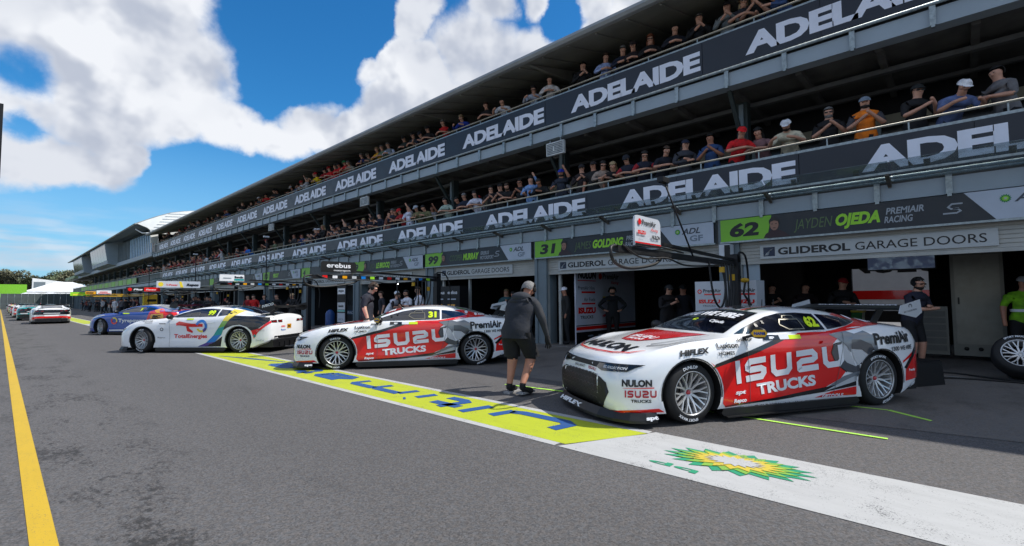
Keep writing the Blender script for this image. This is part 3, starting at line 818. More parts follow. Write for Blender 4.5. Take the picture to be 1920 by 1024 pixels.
# ---- one wheel: tyre, rim with ten split spokes, disc, white sidewall lettering (outer face towards +y)
def bend_text(s, r, a_mid, h, m, name, bold=.03, wide=1.):
    vs, fs = text2d(s, bold); w = max(v[0] for v in vs)*h*wide
    out = []
    for a, b in vs:
        t = a_mid-(a*h*wide-w/2)/r; rr = r-h/2+b*h
        out.append((-rr*math.cos(t), .1445-(abs(rr-.285)**2)*2.2, rr*math.sin(t)))
    me = bpy.data.meshes.new(name); me.from_pydata(out, [], fs); me.materials.append(m); return me
TW = .14
tyre_b = MB().lathe([(.225,.125),(.235,.142),(.262,.1425),(.30,.138),(.322,.120),(.335,.09),(.340,.05),(.340,-.09),(.325,-.13),(.29,-.145),(.23,-.13)], 48)
TYRE_ME = tyre_b.mesh('tyre', TYRE)
rb = MB().lathe([(.232,.135),(.228,.143),(.218,.138),(.212,.10),(.205,.02),(.205,-.10)], 48)
rb.lathe([(.0001,.06),(.026,.06),(.030,.052),(.034,.075),(.045,.078),(.052,.07),(.055,.045),(.055,0)], 24)
for k in range(10):
    a = 2*math.pi*k/10+.1
    def PT(r_, da, y): return (r_*math.cos(a+da), y, r_*math.sin(a+da))
    rb.bar(PT(.045,0,.062), PT(.115,0,.078), .025, .030, up=(0,1,0))
    rb.bar(PT(.106,0,.077), PT(.213,.165,.118), .0145, .026, up=(0,1,0))
    rb.bar(PT(.106,0,.077), PT(.213,-.165,.118), .0145, .026, up=(0,1,0))
RIM_ME = rb.mesh('rim', RIM)
DISC_ME = MB().lathe([(.0001,-.02),(.175,-.02),(.175,-.045),(.0001,-.045)], 32).mesh('brake_disc', DISCM)
BACK_ME = MB().lathe([(.0001,-.07),(.205,-.07),(.205,-.075),(.0001,-.075)], 32).mesh('inner_barrel', WELL)
NUT_ME = MB().lathe([(.0001,.088),(.016,.088),(.024,.078),(.026,.06)], 12).mesh('wheel_nut', paint('nut red', (.5,.02,.03)))
TXA = bend_text('DUNLOP', .290, R(-60), .036, WHT, 'sidewall_lettering')
TXB = bend_text('SPORT MAXX', .290, R(100), .032, WHT, 'sidewall_lettering')
TXC = bend_text('DUNLOP', .285, R(215), .036, WHT, 'sidewall_lettering')
def wheel(car, x, sy, steer=0., spin=0., letters=True):
    w = link('wheel', None, car, (x, .80*sy, .34), steer+(0 if sy > 0 else math.pi))
    w.rotation_euler = (0, 0, steer+(0 if sy > 0 else math.pi))
    RS = 1.06
    parts = [('tyre', TYRE_ME), ('rim', RIM_ME), ('brake_disc', DISC_ME), ('inner_barrel', BACK_ME), ('wheel_nut', NUT_ME)]
    if letters: parts += [('sidewall_lettering', q) for q in (TXA, TXB)]
    for nm, me in parts:
        o = link(nm, me, w)
        o.rotation_euler = (0, spin if nm != 'brake_disc' else 0, 0)
        if nm in ('rim', 'inner_barrel'): o.scale = (RS, 1.01, RS)
    return w

def window_shapes():
    door = [(.70,.965),(.30,.968),(-.20,.975),(-.66,.985),(-.66,1.20),(-.40,1.222),(-.10,1.215),(.12,1.175),(.34,1.105),(.55,1.03)]
    quarter = [(-.70,.988),(-1.0,1.03),(-1.22,1.085),(-1.12,1.13),(-.92,1.175),(-.70,1.198)]
    return door, quarter
def make_car(name, label, group, loc, heading, body_m, side=None, front_steer=0., level=3, ENDP=None):
    ENDP = ENDP or CARBON
    car = thing(name, label, 'racing car', loc, heading, group)
    b = link('body', BODY.copy() if False else BODY, car)
    b.material_slots[0].link = 'OBJECT'; b.material_slots[0].material = body_m
    # glass
    door, qtr = window_shapes()
    for md in ('side', 'rside'):
        if md == 'side' or level > 1:
            decal(car, 'side_window', poly(*door), md, CGLASS, .004, .1); decal(car, 'quarter_window', poly(*qtr), md, CGLASS, .004, .1)
    ws = [(.86-.10*(y/.7)**2, y) for y in [-.70+.1*k for k in range(15)]]+[(.14-.03*(y/.56)**2, y) for y in [.56-.08*k for k in range(15)]]
    decal(car, 'windscreen', poly(*ws), 'top', CGLASS, .005, .08)
    rw = [(-1.02, y) for y in (-.48,-.2,0,.2,.48)]+[(-1.78, y) for y in (.54,.2,0,-.2,-.54)]
    decal(car, 'rear_window', poly(*rw), 'top', CGLASS, .005, .08)
    # sills, splitter, diffuser, wing
    for sy in (1, -1):
        sk = MB().prism([(1.00,.065),(-1.00,.065),(-1.04,.10),(-1.0,.15),(1.0,.14),(1.03,.10)], .84*sy, .945*sy, frame=lambda a, z, c: (a, c, z))
        sk.box(.98, .90*sy, .05, -1.02, .985*sy, .063)
        sk.build('side_skirt', CARBON, car)
    out = [(1.86,.955),(2.00,.955),(2.16,.88),(2.27,.72),(2.35,.5),(2.38,.25),(2.39,0)]
    full = out+[(x, -y) for x, y in out[-2::-1]]+[(1.86,-.955)]
    MB().prism(full, .060, .088).build('front_splitter', CARBON, car)
    inn = [(x-.055*max(.15, (x-1.8)/.55), y*.965) for x, y in full]; nf = len(full)
    MB().add([(x, y, .0885) for x, y in full]+[(x, y, .165) for x, y in inn], [(i, i+1, nf+i+1, nf+i) for i in range(nf-1)]).build('splitter_lip', CARBON, car)
    MB().prism([(-1.85,.14),(-2.29,.14),(-2.29,.33),(-2.2,.36),(-1.85,.2)], -.78, .78, frame=lambda a, z, c: (a, c, z)).build('diffuser', CARBON, car)
    fins = MB()
    for y in (-.5,-.25,0,.25,.5): fins.box(-2.32, y-.01, .12, -1.9, y+.01, .27)
    fins.build('diffuser_fins', CARBON, car)
    af = [(-1.98,1.205),(-2.04,1.232),(-2.16,1.242),(-2.30,1.272),(-2.30,1.264),(-2.18,1.218),(-2.04,1.198)]
    MB().prism(af, -.84, .84, frame=lambda a, z, c: (a, c, z)).build('rear_wing', CARBON, car)
    for sy in (1, -1):
        MB().prism([(-1.93,1.16),(-1.97,1.265),(-2.33,1.345),(-2.36,1.17),(-2.24,1.10)], .842*sy, .854*sy, frame=lambda a, z, c: (a, c, z)).build('wing_endplate', ENDP, car)
        MB().prism([(-1.90,.96),(-2.02,.96),(-2.22,1.21),(-2.08,1.21)], .44*sy, .455*sy, frame=lambda a, z, c: (a, c, z)).build('wing_support', CARBON, car)
        mr = MB().bar((.62,.86*sy,.92), (.56,.98*sy,.96), .05, .03); mr.ell((.55,1.01*sy,.985), (.06,.12,.068), 14, 9)
        mr.build('mirror', CARBON, car)
    an = MB()
    for x, y in ((-.2,.1),(-.45,.05),(-.75,-.05)): an.tube([(x,y,1.25),(x-.01,y,1.36)], [.009,.005], 6)
    an.box(.02,.02,1.22,-.06,.10,1.285)
    an.build('antennas', CARBON, car)
    for x in (1.41, -1.41):
        for sy in (1, -1): wheel(car, x, sy, front_steer if x > 0 else 0, .3+x+sy, level > 2)
    # arch lips
    for x in (1.41, -1.41):
        decal(car, 'wheel_arch', (lambda n=20: ([p for i in range(n+1) for p in ((x+.381*math.cos(R(-8+196*i/n)), .335+.381*math.sin(R(-8+196*i/n))), (x+.396*math.cos(R(-8+196*i/n)), .335+.396*math.sin(R(-8+196*i/n))))], [(2*i,2*i+1,2*i+3,2*i+2) for i in range(n)]))(), 'side', CARBON, .0035, 9)
    return car
HXM = ink('grille mesh grey', rgb(44,44,46), .3)
BLKG = mat('gloss black', rgb(10,10,11), .5, 0, .2, 3.)
LAMP = mat('headlight black', rgb(30,28,20), .1, 0, .6, 14., coat=1.)
TAIL = mat('tail lamp', rgb(140,18,20), .2, 0, .3, 6., coat=.8)
def front_face(car, band=None):
    up = [(-.80,.605),(-.60,.60),(-.3,.598),(.3,.598),(.60,.60),(.80,.605),(.88,.665),(.70,.668),(.45,.663),(.2,.655),(-.2,.655),(-.45,.663),(-.70,.668),(-.88,.665)]
    decal(car, 'upper_grille', poly(*up), 'front', BLKG, .003, .06)
    for sy in (1, -1):
        decal(car, 'headlight', poly((.40*sy,.648),(.86*sy,.662),(.80*sy,.59),(.50*sy,.575),(.38*sy,.60)), 'front', LAMP, .006, .06)
    lo = [(-.56,.20),(-.5,.165),(0,.155),(.5,.165),(.56,.20),(.66,.36),(.62,.46),(.5,.51),(0,.525),(-.5,.51),(-.62,.46),(-.66,.36)]
    decal(car, 'lower_grille', poly(*lo), 'front', BLKG, .003, .06)
    hx = []
    from math import cos, sin
    for r_ in range(6):
        for c in range(-8, 9):
            cx = c*.092+(.046 if r_ % 2 else 0); cz = .19+r_*.062
            lim = .63-.05*abs(r_-3)
            if abs(cx) > lim-.05: continue
            pts = [(cx-.046, cz), (cx-.025, cz+.024), (cx+.025, cz+.024), (cx+.046, cz)]
            hx.append(stroke(pts, .009))
    decal(car, 'grille_mesh', merge(*hx), 'front', HXM, .006, .5)
def rear_face(car, red=True, bumper=None):
    for sy in (1, -1):
        for k in (0, 1):
            y0 = (.36+.23*k)*sy
            decal(car, 'tail_lamp', poly((y0,.80),(y0+.19*sy,.805),(y0+.20*sy,.87),(y0+.01*sy,.875)), 'rear', BLKG, .003, .06)
            decal(car, 'tail_lamp_ring', poly((y0+.03*sy,.82),(y0+.16*sy,.825),(y0+.165*sy,.85),(y0+.035*sy,.855)), 'rear', TAIL, .006, .06)
    decal(car, 'rear_fascia', rect(-.70,.36,.70,.44), 'rear', CARBON, .002, .07)

# ================================================================ red and white pair
C_RED = paint('red', rgb(224,24,20)); C_GREY = paint('grey', rgb(118,124,130)); C_LG = paint('light grey', rgb(188,192,196)); C_DG = paint('dark grey', rgb(70,74,80))
C_BLK = paint('black', rgb(14,15,18)); C_YEL = ink('fluoro yellow', rgb(214,240,30)); C_ORG = paint('amber', rgb(230,160,20)); C_WHT = ink('white vinyl', rgb(228,230,234)); C_BLU = paint('blue', (.004,.055,.33))
C_MAR = ink('maroon print', rgb(178,22,40))
def isuzu_livery(car, num):
    S_ = lambda nm, sh, m, off=.003: decal(car, nm, sh, 'side', m, off)
    # red flank, edged by a black stripe and arch curves
    red = arc(1.41,.335,.415,12,62,8)
    red = [(1.41-.415*math.cos(R(a)), .335+.415*math.sin(R(a))) for a in range(-18, 63, 9)]    # rear edge of front arch
    ex = red[::-1]
    low = [(.95,.165),(.3,.19),(-.3,.20),(-.80,.27)]
    body = [s31(520,437), s31(700,395), s31(870,345), s31(960,335), s31(1125,320), s31(1150,345), s31(1120,365), s31(1112,400), s31(1130,440), s31(1180,472), s31(1150,500), s31(1050,540), s31(800,572), s31(560,588)]
    S_('livery_red', poly(*([ex[0]]+body+ex[::-1][:0]+[(1.41-.415*math.cos(R(a)), .335+.415*math.sin(R(a))) for a in (-18,-5,8,22,36)])), C_RED)
    S_('livery_stripe', poly(s31(500,442), s31(520,437), s31(700,397), s31(870,347), s31(870,330), s31(700,378), s31(515,425)), C_BLK, .0035)
    S_('livery_red', poly(s31(870,345), s31(960,322), s31(1130,318), s31(1130,322), s31(960,337)), C_RED, .0032)
    S_('livery_red', poly((-.78,.985),(-.98,1.02),(-1.24,1.085),(-1.30,1.12),(-1.60,1.065),(-1.62,1.04),(-1.25,1.02),(-.95,.97),(-.62,.93),(-.62,.965)), C_RED, .003)
    S_('livery_red', poly((-1.245,1.09),(-.98,1.185),(-1.10,1.20),(-1.35,1.14),(-1.62,1.065)), C_RED, .0032)
    # horn of the ram in greys at the rear quarter
    S_('livery_dark', poly(*[s31(a, b) for a, b in ((1118,372),(1110,400),(1128,440),(1180,474),(1215,480),(1262,472),(1262,440),(1230,455),(1185,440),(1152,410),(1150,378),(1165,362))]), C_DG, .0042)
    S_('livery_light', poly(*[s31(a, b) for a, b in ((1165,362),(1150,378),(1152,410),(1185,440),(1232,456),(1215,425),(1200,395))]), C_LG, .0044)
    S_('livery_grey', poly(*[s31(a, b) for a, b in ((1108,330),(1200,318),(1238,330),(1216,352),(1207,402),(1188,376),(1150,350))]), C_GREY, .0052)
    S_('livery_dark', poly(*[s31(a, b) for a, b in ((1216,352),(1262,352),(1318,372),(1338,402),(1300,412),(1268,392),(1212,388))]), C_DG, .0046)
    S_('livery_light', poly(*[s31(a, b) for a, b in ((1212,390),(1266,394),(1296,412),(1272,428),(1244,452),(1222,426))]), C_LG, .0044)
    S_('livery_grey', poly(*[s31(a, b) for a, b in ((1238,330),(1290,318),(1345,345),(1352,396),(1338,402),(1318,372),(1262,352),(1216,352))]), C_GREY, .0044)
    S_('livery_grey', poly(*[s31(a, b) for a, b in ((1262,440),(1296,412),(1275,450),(1262,500),(1190,515),(1110,535),(1050,546),(1165,492),(1215,480),(1262,472))]), C_GREY, .0042)
    S_('livery_light', poly(*[s31(a, b) for a, b in ((1262,480),(1262,503),(1190,520),(1105,538),(1060,548),(1180,505))]), C_LG, .0054)
    S_('livery_edge', stroke([s31(a, b) for a, b in ((1165,360),(1122,368),(1108,400),(1128,442),(1182,476))], .012), C_BLK, .0060)
    # lower stripes
    S_('livery_stripe', poly((.98,.165),(.2,.185),(-.5,.235),(-.98,.29),(-.98,.345),(-.4,.28),(.2,.215),(.98,.175)), C_BLK, .005)
    S_('livery_red', poly((-.35,.175),(-.98,.18),(-.98,.28),(-.6,.235)), C_RED, .0052)
    # tail
    S_('livery_red', poly((-1.86,.45),(-1.84,.30),(-2.35,.33),(-2.40,.60),(-2.32,.80),(-2.15,.66)), C_RED)
    S_('livery_stripe', poly((-1.82,.47),(-1.88,.45),(-2.15,.64),(-2.32,.80),(-2.34,.84),(-2.10,.69)), C_BLK, .0035)
    S_('livery_red', poly((-1.79,.53),(-1.80,.56),(-2.05,.66),(-2.02,.61)), C_RED, .0036)
    # big words
    ang = -R(-3.2)
    def blk(word, h, x, z, cw, t, tilt, w=None):
        sh = blocky(word, h, t, cw)
        c, s_ = math.cos(tilt), math.sin(tilt)
        return [(x-(a*c-b*s_), z+a*s_+b*c) for a, b in sh[0]], sh[1]
    S_('lettering', blk('ISUZU', .262, .80, .405, 1.20, .27, R(4.8)), C_WHT, .0065)
    S_('lettering', stxt('TRUCKS', .135, .50, .262, .88, .045, 0, R(4.)), C_WHT, .0065)
    S_('lettering', stxt('PremiAir', .155, -1.29, .775, .72, .035, 0, R(2)), BLK, .0065)
    S_('lettering', stxt('1300 WE HIRE', .058, -1.58, .69, .46, .022, 0, R(2)), BLK, .0065)
    S_('lettering', stxt('HIFLEX', .065, 1.56, .745, .40, .05, .3, R(4)), BLK, .0065)
    S_('lettering', merge(stxt('Luxton', .060, 1.05, .815, .30, .022), stxt('HOMES', .040, 1.05, .742, .23, .018)), BLK, .0065)
    S_('lettering', stxt('DUNLOP', .03, .74, .885, .22, .05, .2), BLK, .0065)
    S_('lettering', merge(stxt('spt', .05, .83, .29, .16, .04, .2), stxt('Repco', .045, .86, .20, .19, .05, .2)), C_WHT, .0068)
    S_('lettering', merge(stxt('GPTOOLS', .035, -.45, .175, .32, .04), stxt('ALLIED  UTE 4X4  PREMIAIR HIRE', .026, .75, .150, .95, .03)), C_WHT, .012)
    S_('side_patch', rect(.36,.885,.12,.935), C_BLK, .0065); S_('side_patch', rect(.119,.885,-.02,.935), C_WHT, .0065); S_('side_patch', rect(-.021,.885,-.20,.93), C_YEL, .0065)
    S_('lettering', stxt('gp', .03, .28, .90, .08, .05), C_WHT, .0085)
    S_('lettering', stxt(num, .145, -.42, 1.02, .185 if num == '62' else .17, .06), C_YEL, .009)
    S_('vent', merge(stroke([(-.02,1.08),(-.06,1.13),(-.34,1.13),(-.35,1.0),(-.12,1.0),(-.02,1.06),(-.02,1.08)], .014), stroke([(-.12,1.15),(-.15,1.18),(-.30,1.18),(-.30,1.145)], .010)), VENT, .008)
    S_('window_hole', merge(disc(.34,1.06,.022,12,.026), disc(.22,1.10,.022,12,.026)), BLK, .008)
    S_('lettering', txt('', 1)[0] and None or stxt('gbb', .06, -1.98, .235, .15, .03), C_WHT, .008)
    S_('lettering', stxt('PremiAir', .035, -1.93, .42, .18, .03), C_WHT, .008)
    S_('rear_badge', merge(disc(-1.22,1.135,.035,10), disc(-1.42,1.085,.03,10)), C_WHT, .009)
    S_('lettering', stxt('Auto', .045, -1.46, 1.06, .15, .03, .2), C_WHT, .009)
    S_('door_line', merge(stroke([(.66,.93),(.63,.80),(.60,.45),(.62,.17)], .006), stroke([(-.84,.95),(-.80,.75),(-.72,.45),(-.62,.2)], .006), stroke([(1.02,.72),(.98,.80),(.9,.875)], .005)), C_DG, .0075)
    S_('door_handle', poly((-.47,.815),(-.66,.82),(-.66,.85),(-.5,.855)), C_RED, .02)
    # front
    front_face(car)
    F_ = lambda nm, sh, m, off=.006: decal(car, nm, sh, 'front', m, off)
    K_ = lambda nm, sh, m, off=.006: decal(car, nm, sh, 'corner', m, off)
    K_('lettering', ftxt('NULON', .078, -.13, .44, .30, .05), BLK)
    K_('livery_line', stroke([(-.12,.422),(.19,.428)], [.003,.012]), C_RED)
    sh = blocky('ISUZU', .075, .24, 1.1); wv = max(a for a, b in sh[0])
    K_('lettering', ([(-.10+a*.31/wv, .325+b) for a, b in sh[0]], sh[1]), C_MAR)
    K_('lettering', ftxt('TRUCKS', .034, -.04, .272, .20, .03), BLK)
    sh = blocky('ISUZU', .034, .24, 1.1); wv = max(a for a, b in sh[0])
    F_('lettering', ([(.16+a*.22/wv, .555+b*1.0) for a, b in sh[0]], sh[1]), C_MAR)
    F_('lettering', ftxt('BALLARAT', .032, -.20, .555, .27, .01), BLK)
    F_('lettering', merge(ftxt('BIZ COLLECTION', .026, .52, .607, .27, .02)), C_WHT, .010)
    F_('livery_red', poly((.55,.13),(.96,.16),(.96,.21),(.62,.155)), C_RED, .004)
    F_('livery_stripe', poly((.45,.13),(.97,.10),(.97,.165),(.60,.15)), C_BLK, .0045)
    sp = ftxt('HIFLEX', .055, 0, 0, .62, .06, .15)
    flat('lettering', ([(a-.31, b) for a, b in sp[0]], sp[1]), (2.385, -.18, .092), (.0,1,0), (-.62,0,.9), C_WHT, car)
    flat('lettering', txt('AVA', .05, .22, .05), (2.275, .60, .095), (-.62,.78,0), (-.35,-.30,.88), C_WHT, car)
    flat('lettering', txt('spt', .045, .15, .05), (2.0, .962, .098), (-.98,.0,0.0), (0,-.3,.95), C_WHT, car)
    # bonnet and roof
    T_ = lambda nm, sh, m, off=.004: decal(car, nm, sh, 'top', m, off)
    T_('livery_red', poly((.92,-.60),(.98,-.2),(.99,.2),(.92,.60),(1.35,.40),(1.62,.20),(1.66,0),(1.62,-.20),(1.35,-.40)), C_RED)
    def hood(sh, x, y): return [(x-b, y+a) for a, b in sh[0]], sh[1]
    sh = blocky('ISUZU', .12, .24, 1.1); wv = max(a for a, b in sh[0])
    T_('lettering', hood(([(a*.52/wv, b) for a, b in sh[0]], sh[1]), 1.46, -.26), C_WHT, .006)
    T_('lettering', hood(txt('TRUCKS', .07, .36, .04), 1.57, -.18), C_WHT, .006)
    T_('lettering', hood(txt('NULON', .22, 1.12, .05, .15), 2.02, -.56), BLK, .006)
    T_('livery_line', stroke([(1.72,-.74),(1.9,-.70),(2.06,-.52),(2.13,-.2),(2.135,.1),(2.10,.4),(2.0,.62),(1.85,.74)], [.004,.02,.028,.028,.028,.028,.02,.005]), C_RED, .006)
    T_('livery_line', stroke([(1.74,.58),(1.5,.68),(1.1,.73)], [.03,.014,.004]), BLK, .006)
    T_('livery_line', stroke([(1.64,.52),(1.3,.62),(.95,.68)], [.02,.012,.004]), BLK, .006)
    T_('sun_strip', poly(*([(.46,-.63),(.49,-.3),(.50,0),(.49,.3),(.46,.63)]+[(.15,.56),(.17,.3),(.175,0),(.17,-.3),(.15,-.56)])), C_BLK if num == '62' else C_RED, .008)
    T_('lettering', hood(txt('1300 WE HIRE', .16, 1.04, .05, .15), .42, -.53), C_WHT, .010)
    T_('lettering', hood(txt('Ojeda' if num == '62' else 'Golding', .07, .26, .03), .585, .22), C_WHT, .008)
    T_('lettering', hood(txt(num, .06, .08, .04), .57, -.12), C_YEL, .008)
    for y, m_ in ((-.30,C_BLK),(-.16,C_RED),(.14,C_BLK),(.27,C_RED),(.34,C_BLK)):
        T_('livery_line', stroke([(.10,y),(-.4,y*.9),(-.85,y*.8)], [.05,.035,.008]), m_, .004)
    if num == '62': T_('panel_gap', stroke([(.93,-.66),(1.0,-.3),(1.01,0),(1.0,.3),(.93,.66)], .008), C_DG, .005)
    rear_face(car)
    F2 = lambda nm, sh, m, off=.004: decal(car, nm, sh, 'rear', m, off)
    F2('livery_red', rect(-.8,.44,.8,.74), C_RED, .003)
    flat('mirror_badge', poly((-.085,0),(-.055,.04),(.055,.04),(.085,0),(.055,-.04),(-.055,-.04)), (.605, 1.085, .985), (-.75,.66,0), (0,0,1), ink('mirror yellow', rgb(228,176,30)), car)
    flat('lettering', ([(a-.055, b-.018) for a, b in txt('NAPA', .036, .11, .05)[0]], txt('NAPA', .036, .11, .05)[1]), (.608, 1.089, .985), (-.75,.66,0), (0,0,1), C_BLU, car)
    flat('lettering', txt('BIZ COLLECTION', .022, .24, .01), (-2.02, .8555, 1.165), (-.985,0,.17), (0.0,0,1), BLK, car)
    flat('lettering', ring2(0,0,.022,.034,R(-30),R(210),14), (-2.14, .8555, 1.255), (-1,0,0), (0,0,1), BLK, car)
    flat('lettering', txt('PREMIAIR RACING', .05, 1.25, .04, .3), (-2.235, .62, 1.262), (0,-1,0), (-.97,0,.22), C_WHT, car)
car62 = make_car('racing_car', 'white racing car with a red flank, nearest to the camera, nose towards the strip', 'racing cars angled out of the garages', (6.945, 2.328, 0), R(150.0), MATS['paint white'], front_steer=R(4), ENDP=C_LG)
isuzu_livery(car62, '62')
car31 = make_car('racing_car', 'white racing car with a red flank, the middle one behind the walking man', 'racing cars angled out of the garages', (6.354, 9.123, 0), R(142.5), MATS['paint white'], front_steer=R(5), ENDP=C_LG)
isuzu_livery(car31, '31')
# ---------------- white car with the rainbow sash
car99 = make_car('racing_car', 'white racing car with a black tail and a rainbow sash, on the lane', 'racing cars angled out of the garages', (4.334, 15.95, 0), R(127.5), MATS['paint white'], front_steer=R(-12))
def D(car, nm, sh, m, off=.003, mode='side'): return decal(car, nm, sh, mode, m, off)
C_TEAL = paint('teal', rgb(30,150,150)); C_SKY = paint('sky blue', rgb(20,120,205)); C_PUR = paint('purple', rgb(78,62,140)); C_YP = paint('yellow paint', rgb(240,215,60)); C_GRN = paint('green', rgb(120,175,70))
D(car99, 'livery_black', poly((-1.18,1.02),(-.95,.80),(-.97,.62),(-1.08,.68),(-1.25,.74),(-1.45,.76),(-1.65,.70),(-1.80,.58),(-1.95,.62),(-2.30,.83),(-2.36,.94),(-1.8,.99),(-1.5,1.0)), C_BLK, .0025)
sash = [(-1.02,1.20),(-1.0,1.02),(-.93,.86),(-.80,.66),(-.66,.46),(-.45,.27),(-.20,.17)]
sash2 = [(-1.34,1.15),(-1.25,1.02),(-1.10,.86),(-1.0,.72),(-.92,.50),(-.72,.30),(-.45,.17)]
for k, m_ in enumerate([C_YP, C_YP, C_GRN, C_TEAL, C_SKY, C_PUR]):
    D(car99, 'livery_sash', poly(sash[k], sash2[k], sash2[k+1], sash[k+1]), m_, .004)
D(car99, 'livery_black', poly((-.40,.17),(-.90,.18),(-.94,.45),(-.72,.30)), C_BLK, .004)
D(car99, 'livery_red', poly((-1.80,.56),(-1.78,.60),(-2.05,.66),(-2.34,.86),(-2.36,.80),(-2.0,.55),(-1.88,.38)), C_RED, .004)
D(car99, 'logo_red', merge(stroke([(.44,.77),(.36,.80),(0,.745),(-.34,.745)], [.06,.10,.09,.08]), stroke([(.12,.72),(.09,.62),(-.04,.56)], [.07,.09,.05])), C_RED, .006)
D(car99, 'logo_blue', ring2(-.30,.72,.10,.175,R(15),R(200),16), C_SKY, .007)
D(car99, 'logo_purple', ring2(-.30,.72,.10,.175,R(200),R(250),8), C_PUR, .007)
D(car99, 'logo_yellow', ring2(-.30,.72,.11,.165,R(250),R(330),8), C_YP, .007)
D(car99, 'lettering', stxt('TotalEnergies', .115, .50, .40, .98, .03), C_RED, .006)
D(car99, 'lettering', stxt('99', .15, -.38, 1.02, .20, .05), C_YEL, .008)
D(car99, 'side_patch', rect(.15,.89,-.05,.93), C_YEL, .006)
D(car99, 'lettering', merge(rect(.75,.78,.93,.80), ring2(.85,.64,.03,.045), stxt('Repco', .035, .95, .40, .2)), BLK, .006)
D(car99, 'lettering', merge(stxt('TLP WORKWEAR', .04, 1.55, .845, .42), stxt('DISCOUNTS', .03, 1.35, .80, .22)), BLK, .006)
D(car99, 'lettering', merge(stxt('QUARTZ', .045, -1.95, .58, .26), stxt('FlexiCut', .045, -1.95, .32, .24)), GRYT, .006)
D(car99, 'badge', disc(-1.90,.46,.04,12), C_TEAL, .006)
D(car99, 'vent', stroke([(.14,1.0),(.12,1.08),(-.12,1.10),(-.14,1.02)], .012), VENT, .006)
D(car99, 'door_line', merge(stroke([(.70,.93),(.64,.80),(.62,.45),(.62,.17)], .006)), C_DG, .0075)
D(car99, 'door_handle', poly((-.47,.80),(-.68,.81),(-.68,.845),(-.5,.85)), MATS['paint white'], .015)
D(car99, 'roof_dark', poly((-.55,-.56),(-.55,.56),(-.98,.55),(-1.0,0),(-.98,-.55)), C_BLK, .004, 'top')
D(car99, 'boot_black', rect(-2.30,-.62,-1.82,.62), C_BLK, .004, 'top')
rear_face(car99)
D(car99, 'lettering', rtxt('CHIKO', .05, .42, .66, .20, .04), C_RED, .006, 'rear'); D(car99, 'lettering', rtxt('Repco', .05, .42, .57, .22, .02), C_SKY, .006, 'rear')
D(car99, 'plate', rect(-.08,.62,.12,.74), C_ORG, .006, 'rear'); D(car99, 'lettering', rtxt('BiC', .06, .09, .65, .14, .04), BLK, .009, 'rear')
flat('lettering', txt('IVECO', .075, .34, .04), (-2.0, .8555, 1.205), (-.97,0,.24), (0,0,1), C_WHT, car99)
front_face(car99)

# ---------------- blue car with red tail
car9 = make_car('racing_car', 'blue racing car with a red and orange tail, farthest of the angled cars', 'racing cars angled out of the garages', (4.55, 26.2, 0), R(122), C_BLU, front_steer=R(-16))
D(car9, 'livery_red', poly((-.85,.40),(-.95,.60),(-1.1,.70),(-1.4,.76),(-1.6,.72),(-1.80,.55),(-1.86,.30),(-2.35,.33),(-2.40,.60),(-2.36,.94),(-1.8,.99),(-1.35,1.13),(-1.05,1.0)), C_RED, .003)
D(car9, 'livery_orange', poly((-1.30,1.12),(-1.5,1.02),(-1.6,.93),(-1.45,.93),(-1.2,1.05)), C_ORG, .005)
D(car9, 'badge', poly((-1.12,.80),(-1.16,.68),(-1.75,.70),(-1.80,.78),(-1.74,.90),(-1.2,.88)), C_ORG, .006)
D(car9, 'lettering', stxt('BiC', .12, -1.24, .725, .42, .05, .2), BLK, .009)
D(car9, 'logo_ring', ring2(.74,.60,.09,.15,R(60),R(200),12), C_YP, .006); D(car9, 'logo_ring', ring2(.74,.60,.09,.15,R(200),R(400),12), C_RED, .006)
D(car9, 'lettering', stxt('Tyrepower', .165, .55, .54, 1.38, .035), C_WHT, .006)
D(car9, 'lettering', stxt('9', .13, -.42, 1.02, .09, .05), C_YEL, .008)
D(car9, 'side_patch', rect(.35,.885,.02,.93), C_YEL, .006)
D(car9, 'sill_white', poly((.96,.17),(-.95,.19),(-.95,.25),(.96,.23)), C_WHT, .004); D(car9, 'sill_red', poly((-.1,.16),(-.97,.165),(-.97,.19),(-.1,.185)), C_RED, .005)
D(car9, 'livery_light', poly((1.9,.75),(1.3,.86),(1.2,.83),(1.8,.71)), C_LG, .004)
D(car9, 'roof_light', rect(-.95,-.5,.1,.5), C_LG, .004, 'top'); D(car9, 'boot_red', rect(-2.30,-.62,-1.82,.62), C_RED, .004, 'top')
rear_face(car9); D(car9, 'tail_red', rect(-.8,.44,.8,.76), C_RED, .003, 'rear')

# ---------------- queue of cars driving away
def lane_car(label, x, y, body, low, wing, lid):
    c = make_car('racing_car', label, 'racing cars queued along the lane', (x, y, 0), R(90+random.uniform(-1.5,1.5)), body, level=2, ENDP=wing)
    rear_face(c)
    D(c, 'bumper_band', poly((-.93,.30),(.93,.30),(.93,.46),(.6,.50),(-.6,.50),(-.93,.46)), low, .004, 'rear')
    D(c, 'boot_lid', rect(-2.34,-.66,-1.82,.66), lid, .004, 'top')
    D(c, 'fascia', rect(-.90,.60,.90,.93), wing, .0025, 'rear')
    D(c, 'fascia_block', rect(-.75,.52,-.35,.60), C_LG, .006, 'rear'); D(c, 'fascia_block', rect(.35,.52,.75,.60), C_LG, .006, 'rear')
    D(c, 'fascia_stripe', rect(-.4,.66,.4,.72), C_LG, .007, 'rear')
    D(c, 'roof_panel', rect(-1.0,-.5,.1,.5), C_LG if body is not MATS['paint white'] else MATS['paint white'], .004, 'top')
    D(c, 'livery_band', poly((.9,.2),(-.9,.2),(-1.0,.55),(-.4,.8),(.8,.5)), low, .003)
    return c
lane_car('white and black racing car with red bumper, last of the queue', 2.42, 46.0, MATS['paint white'], C_RED, C_BLK, C_BLK)
lane_car('green and teal racing car, second from the back of the queue', 1.95, 55.5, C_TEAL, C_BLK, C_BLK, C_TEAL)
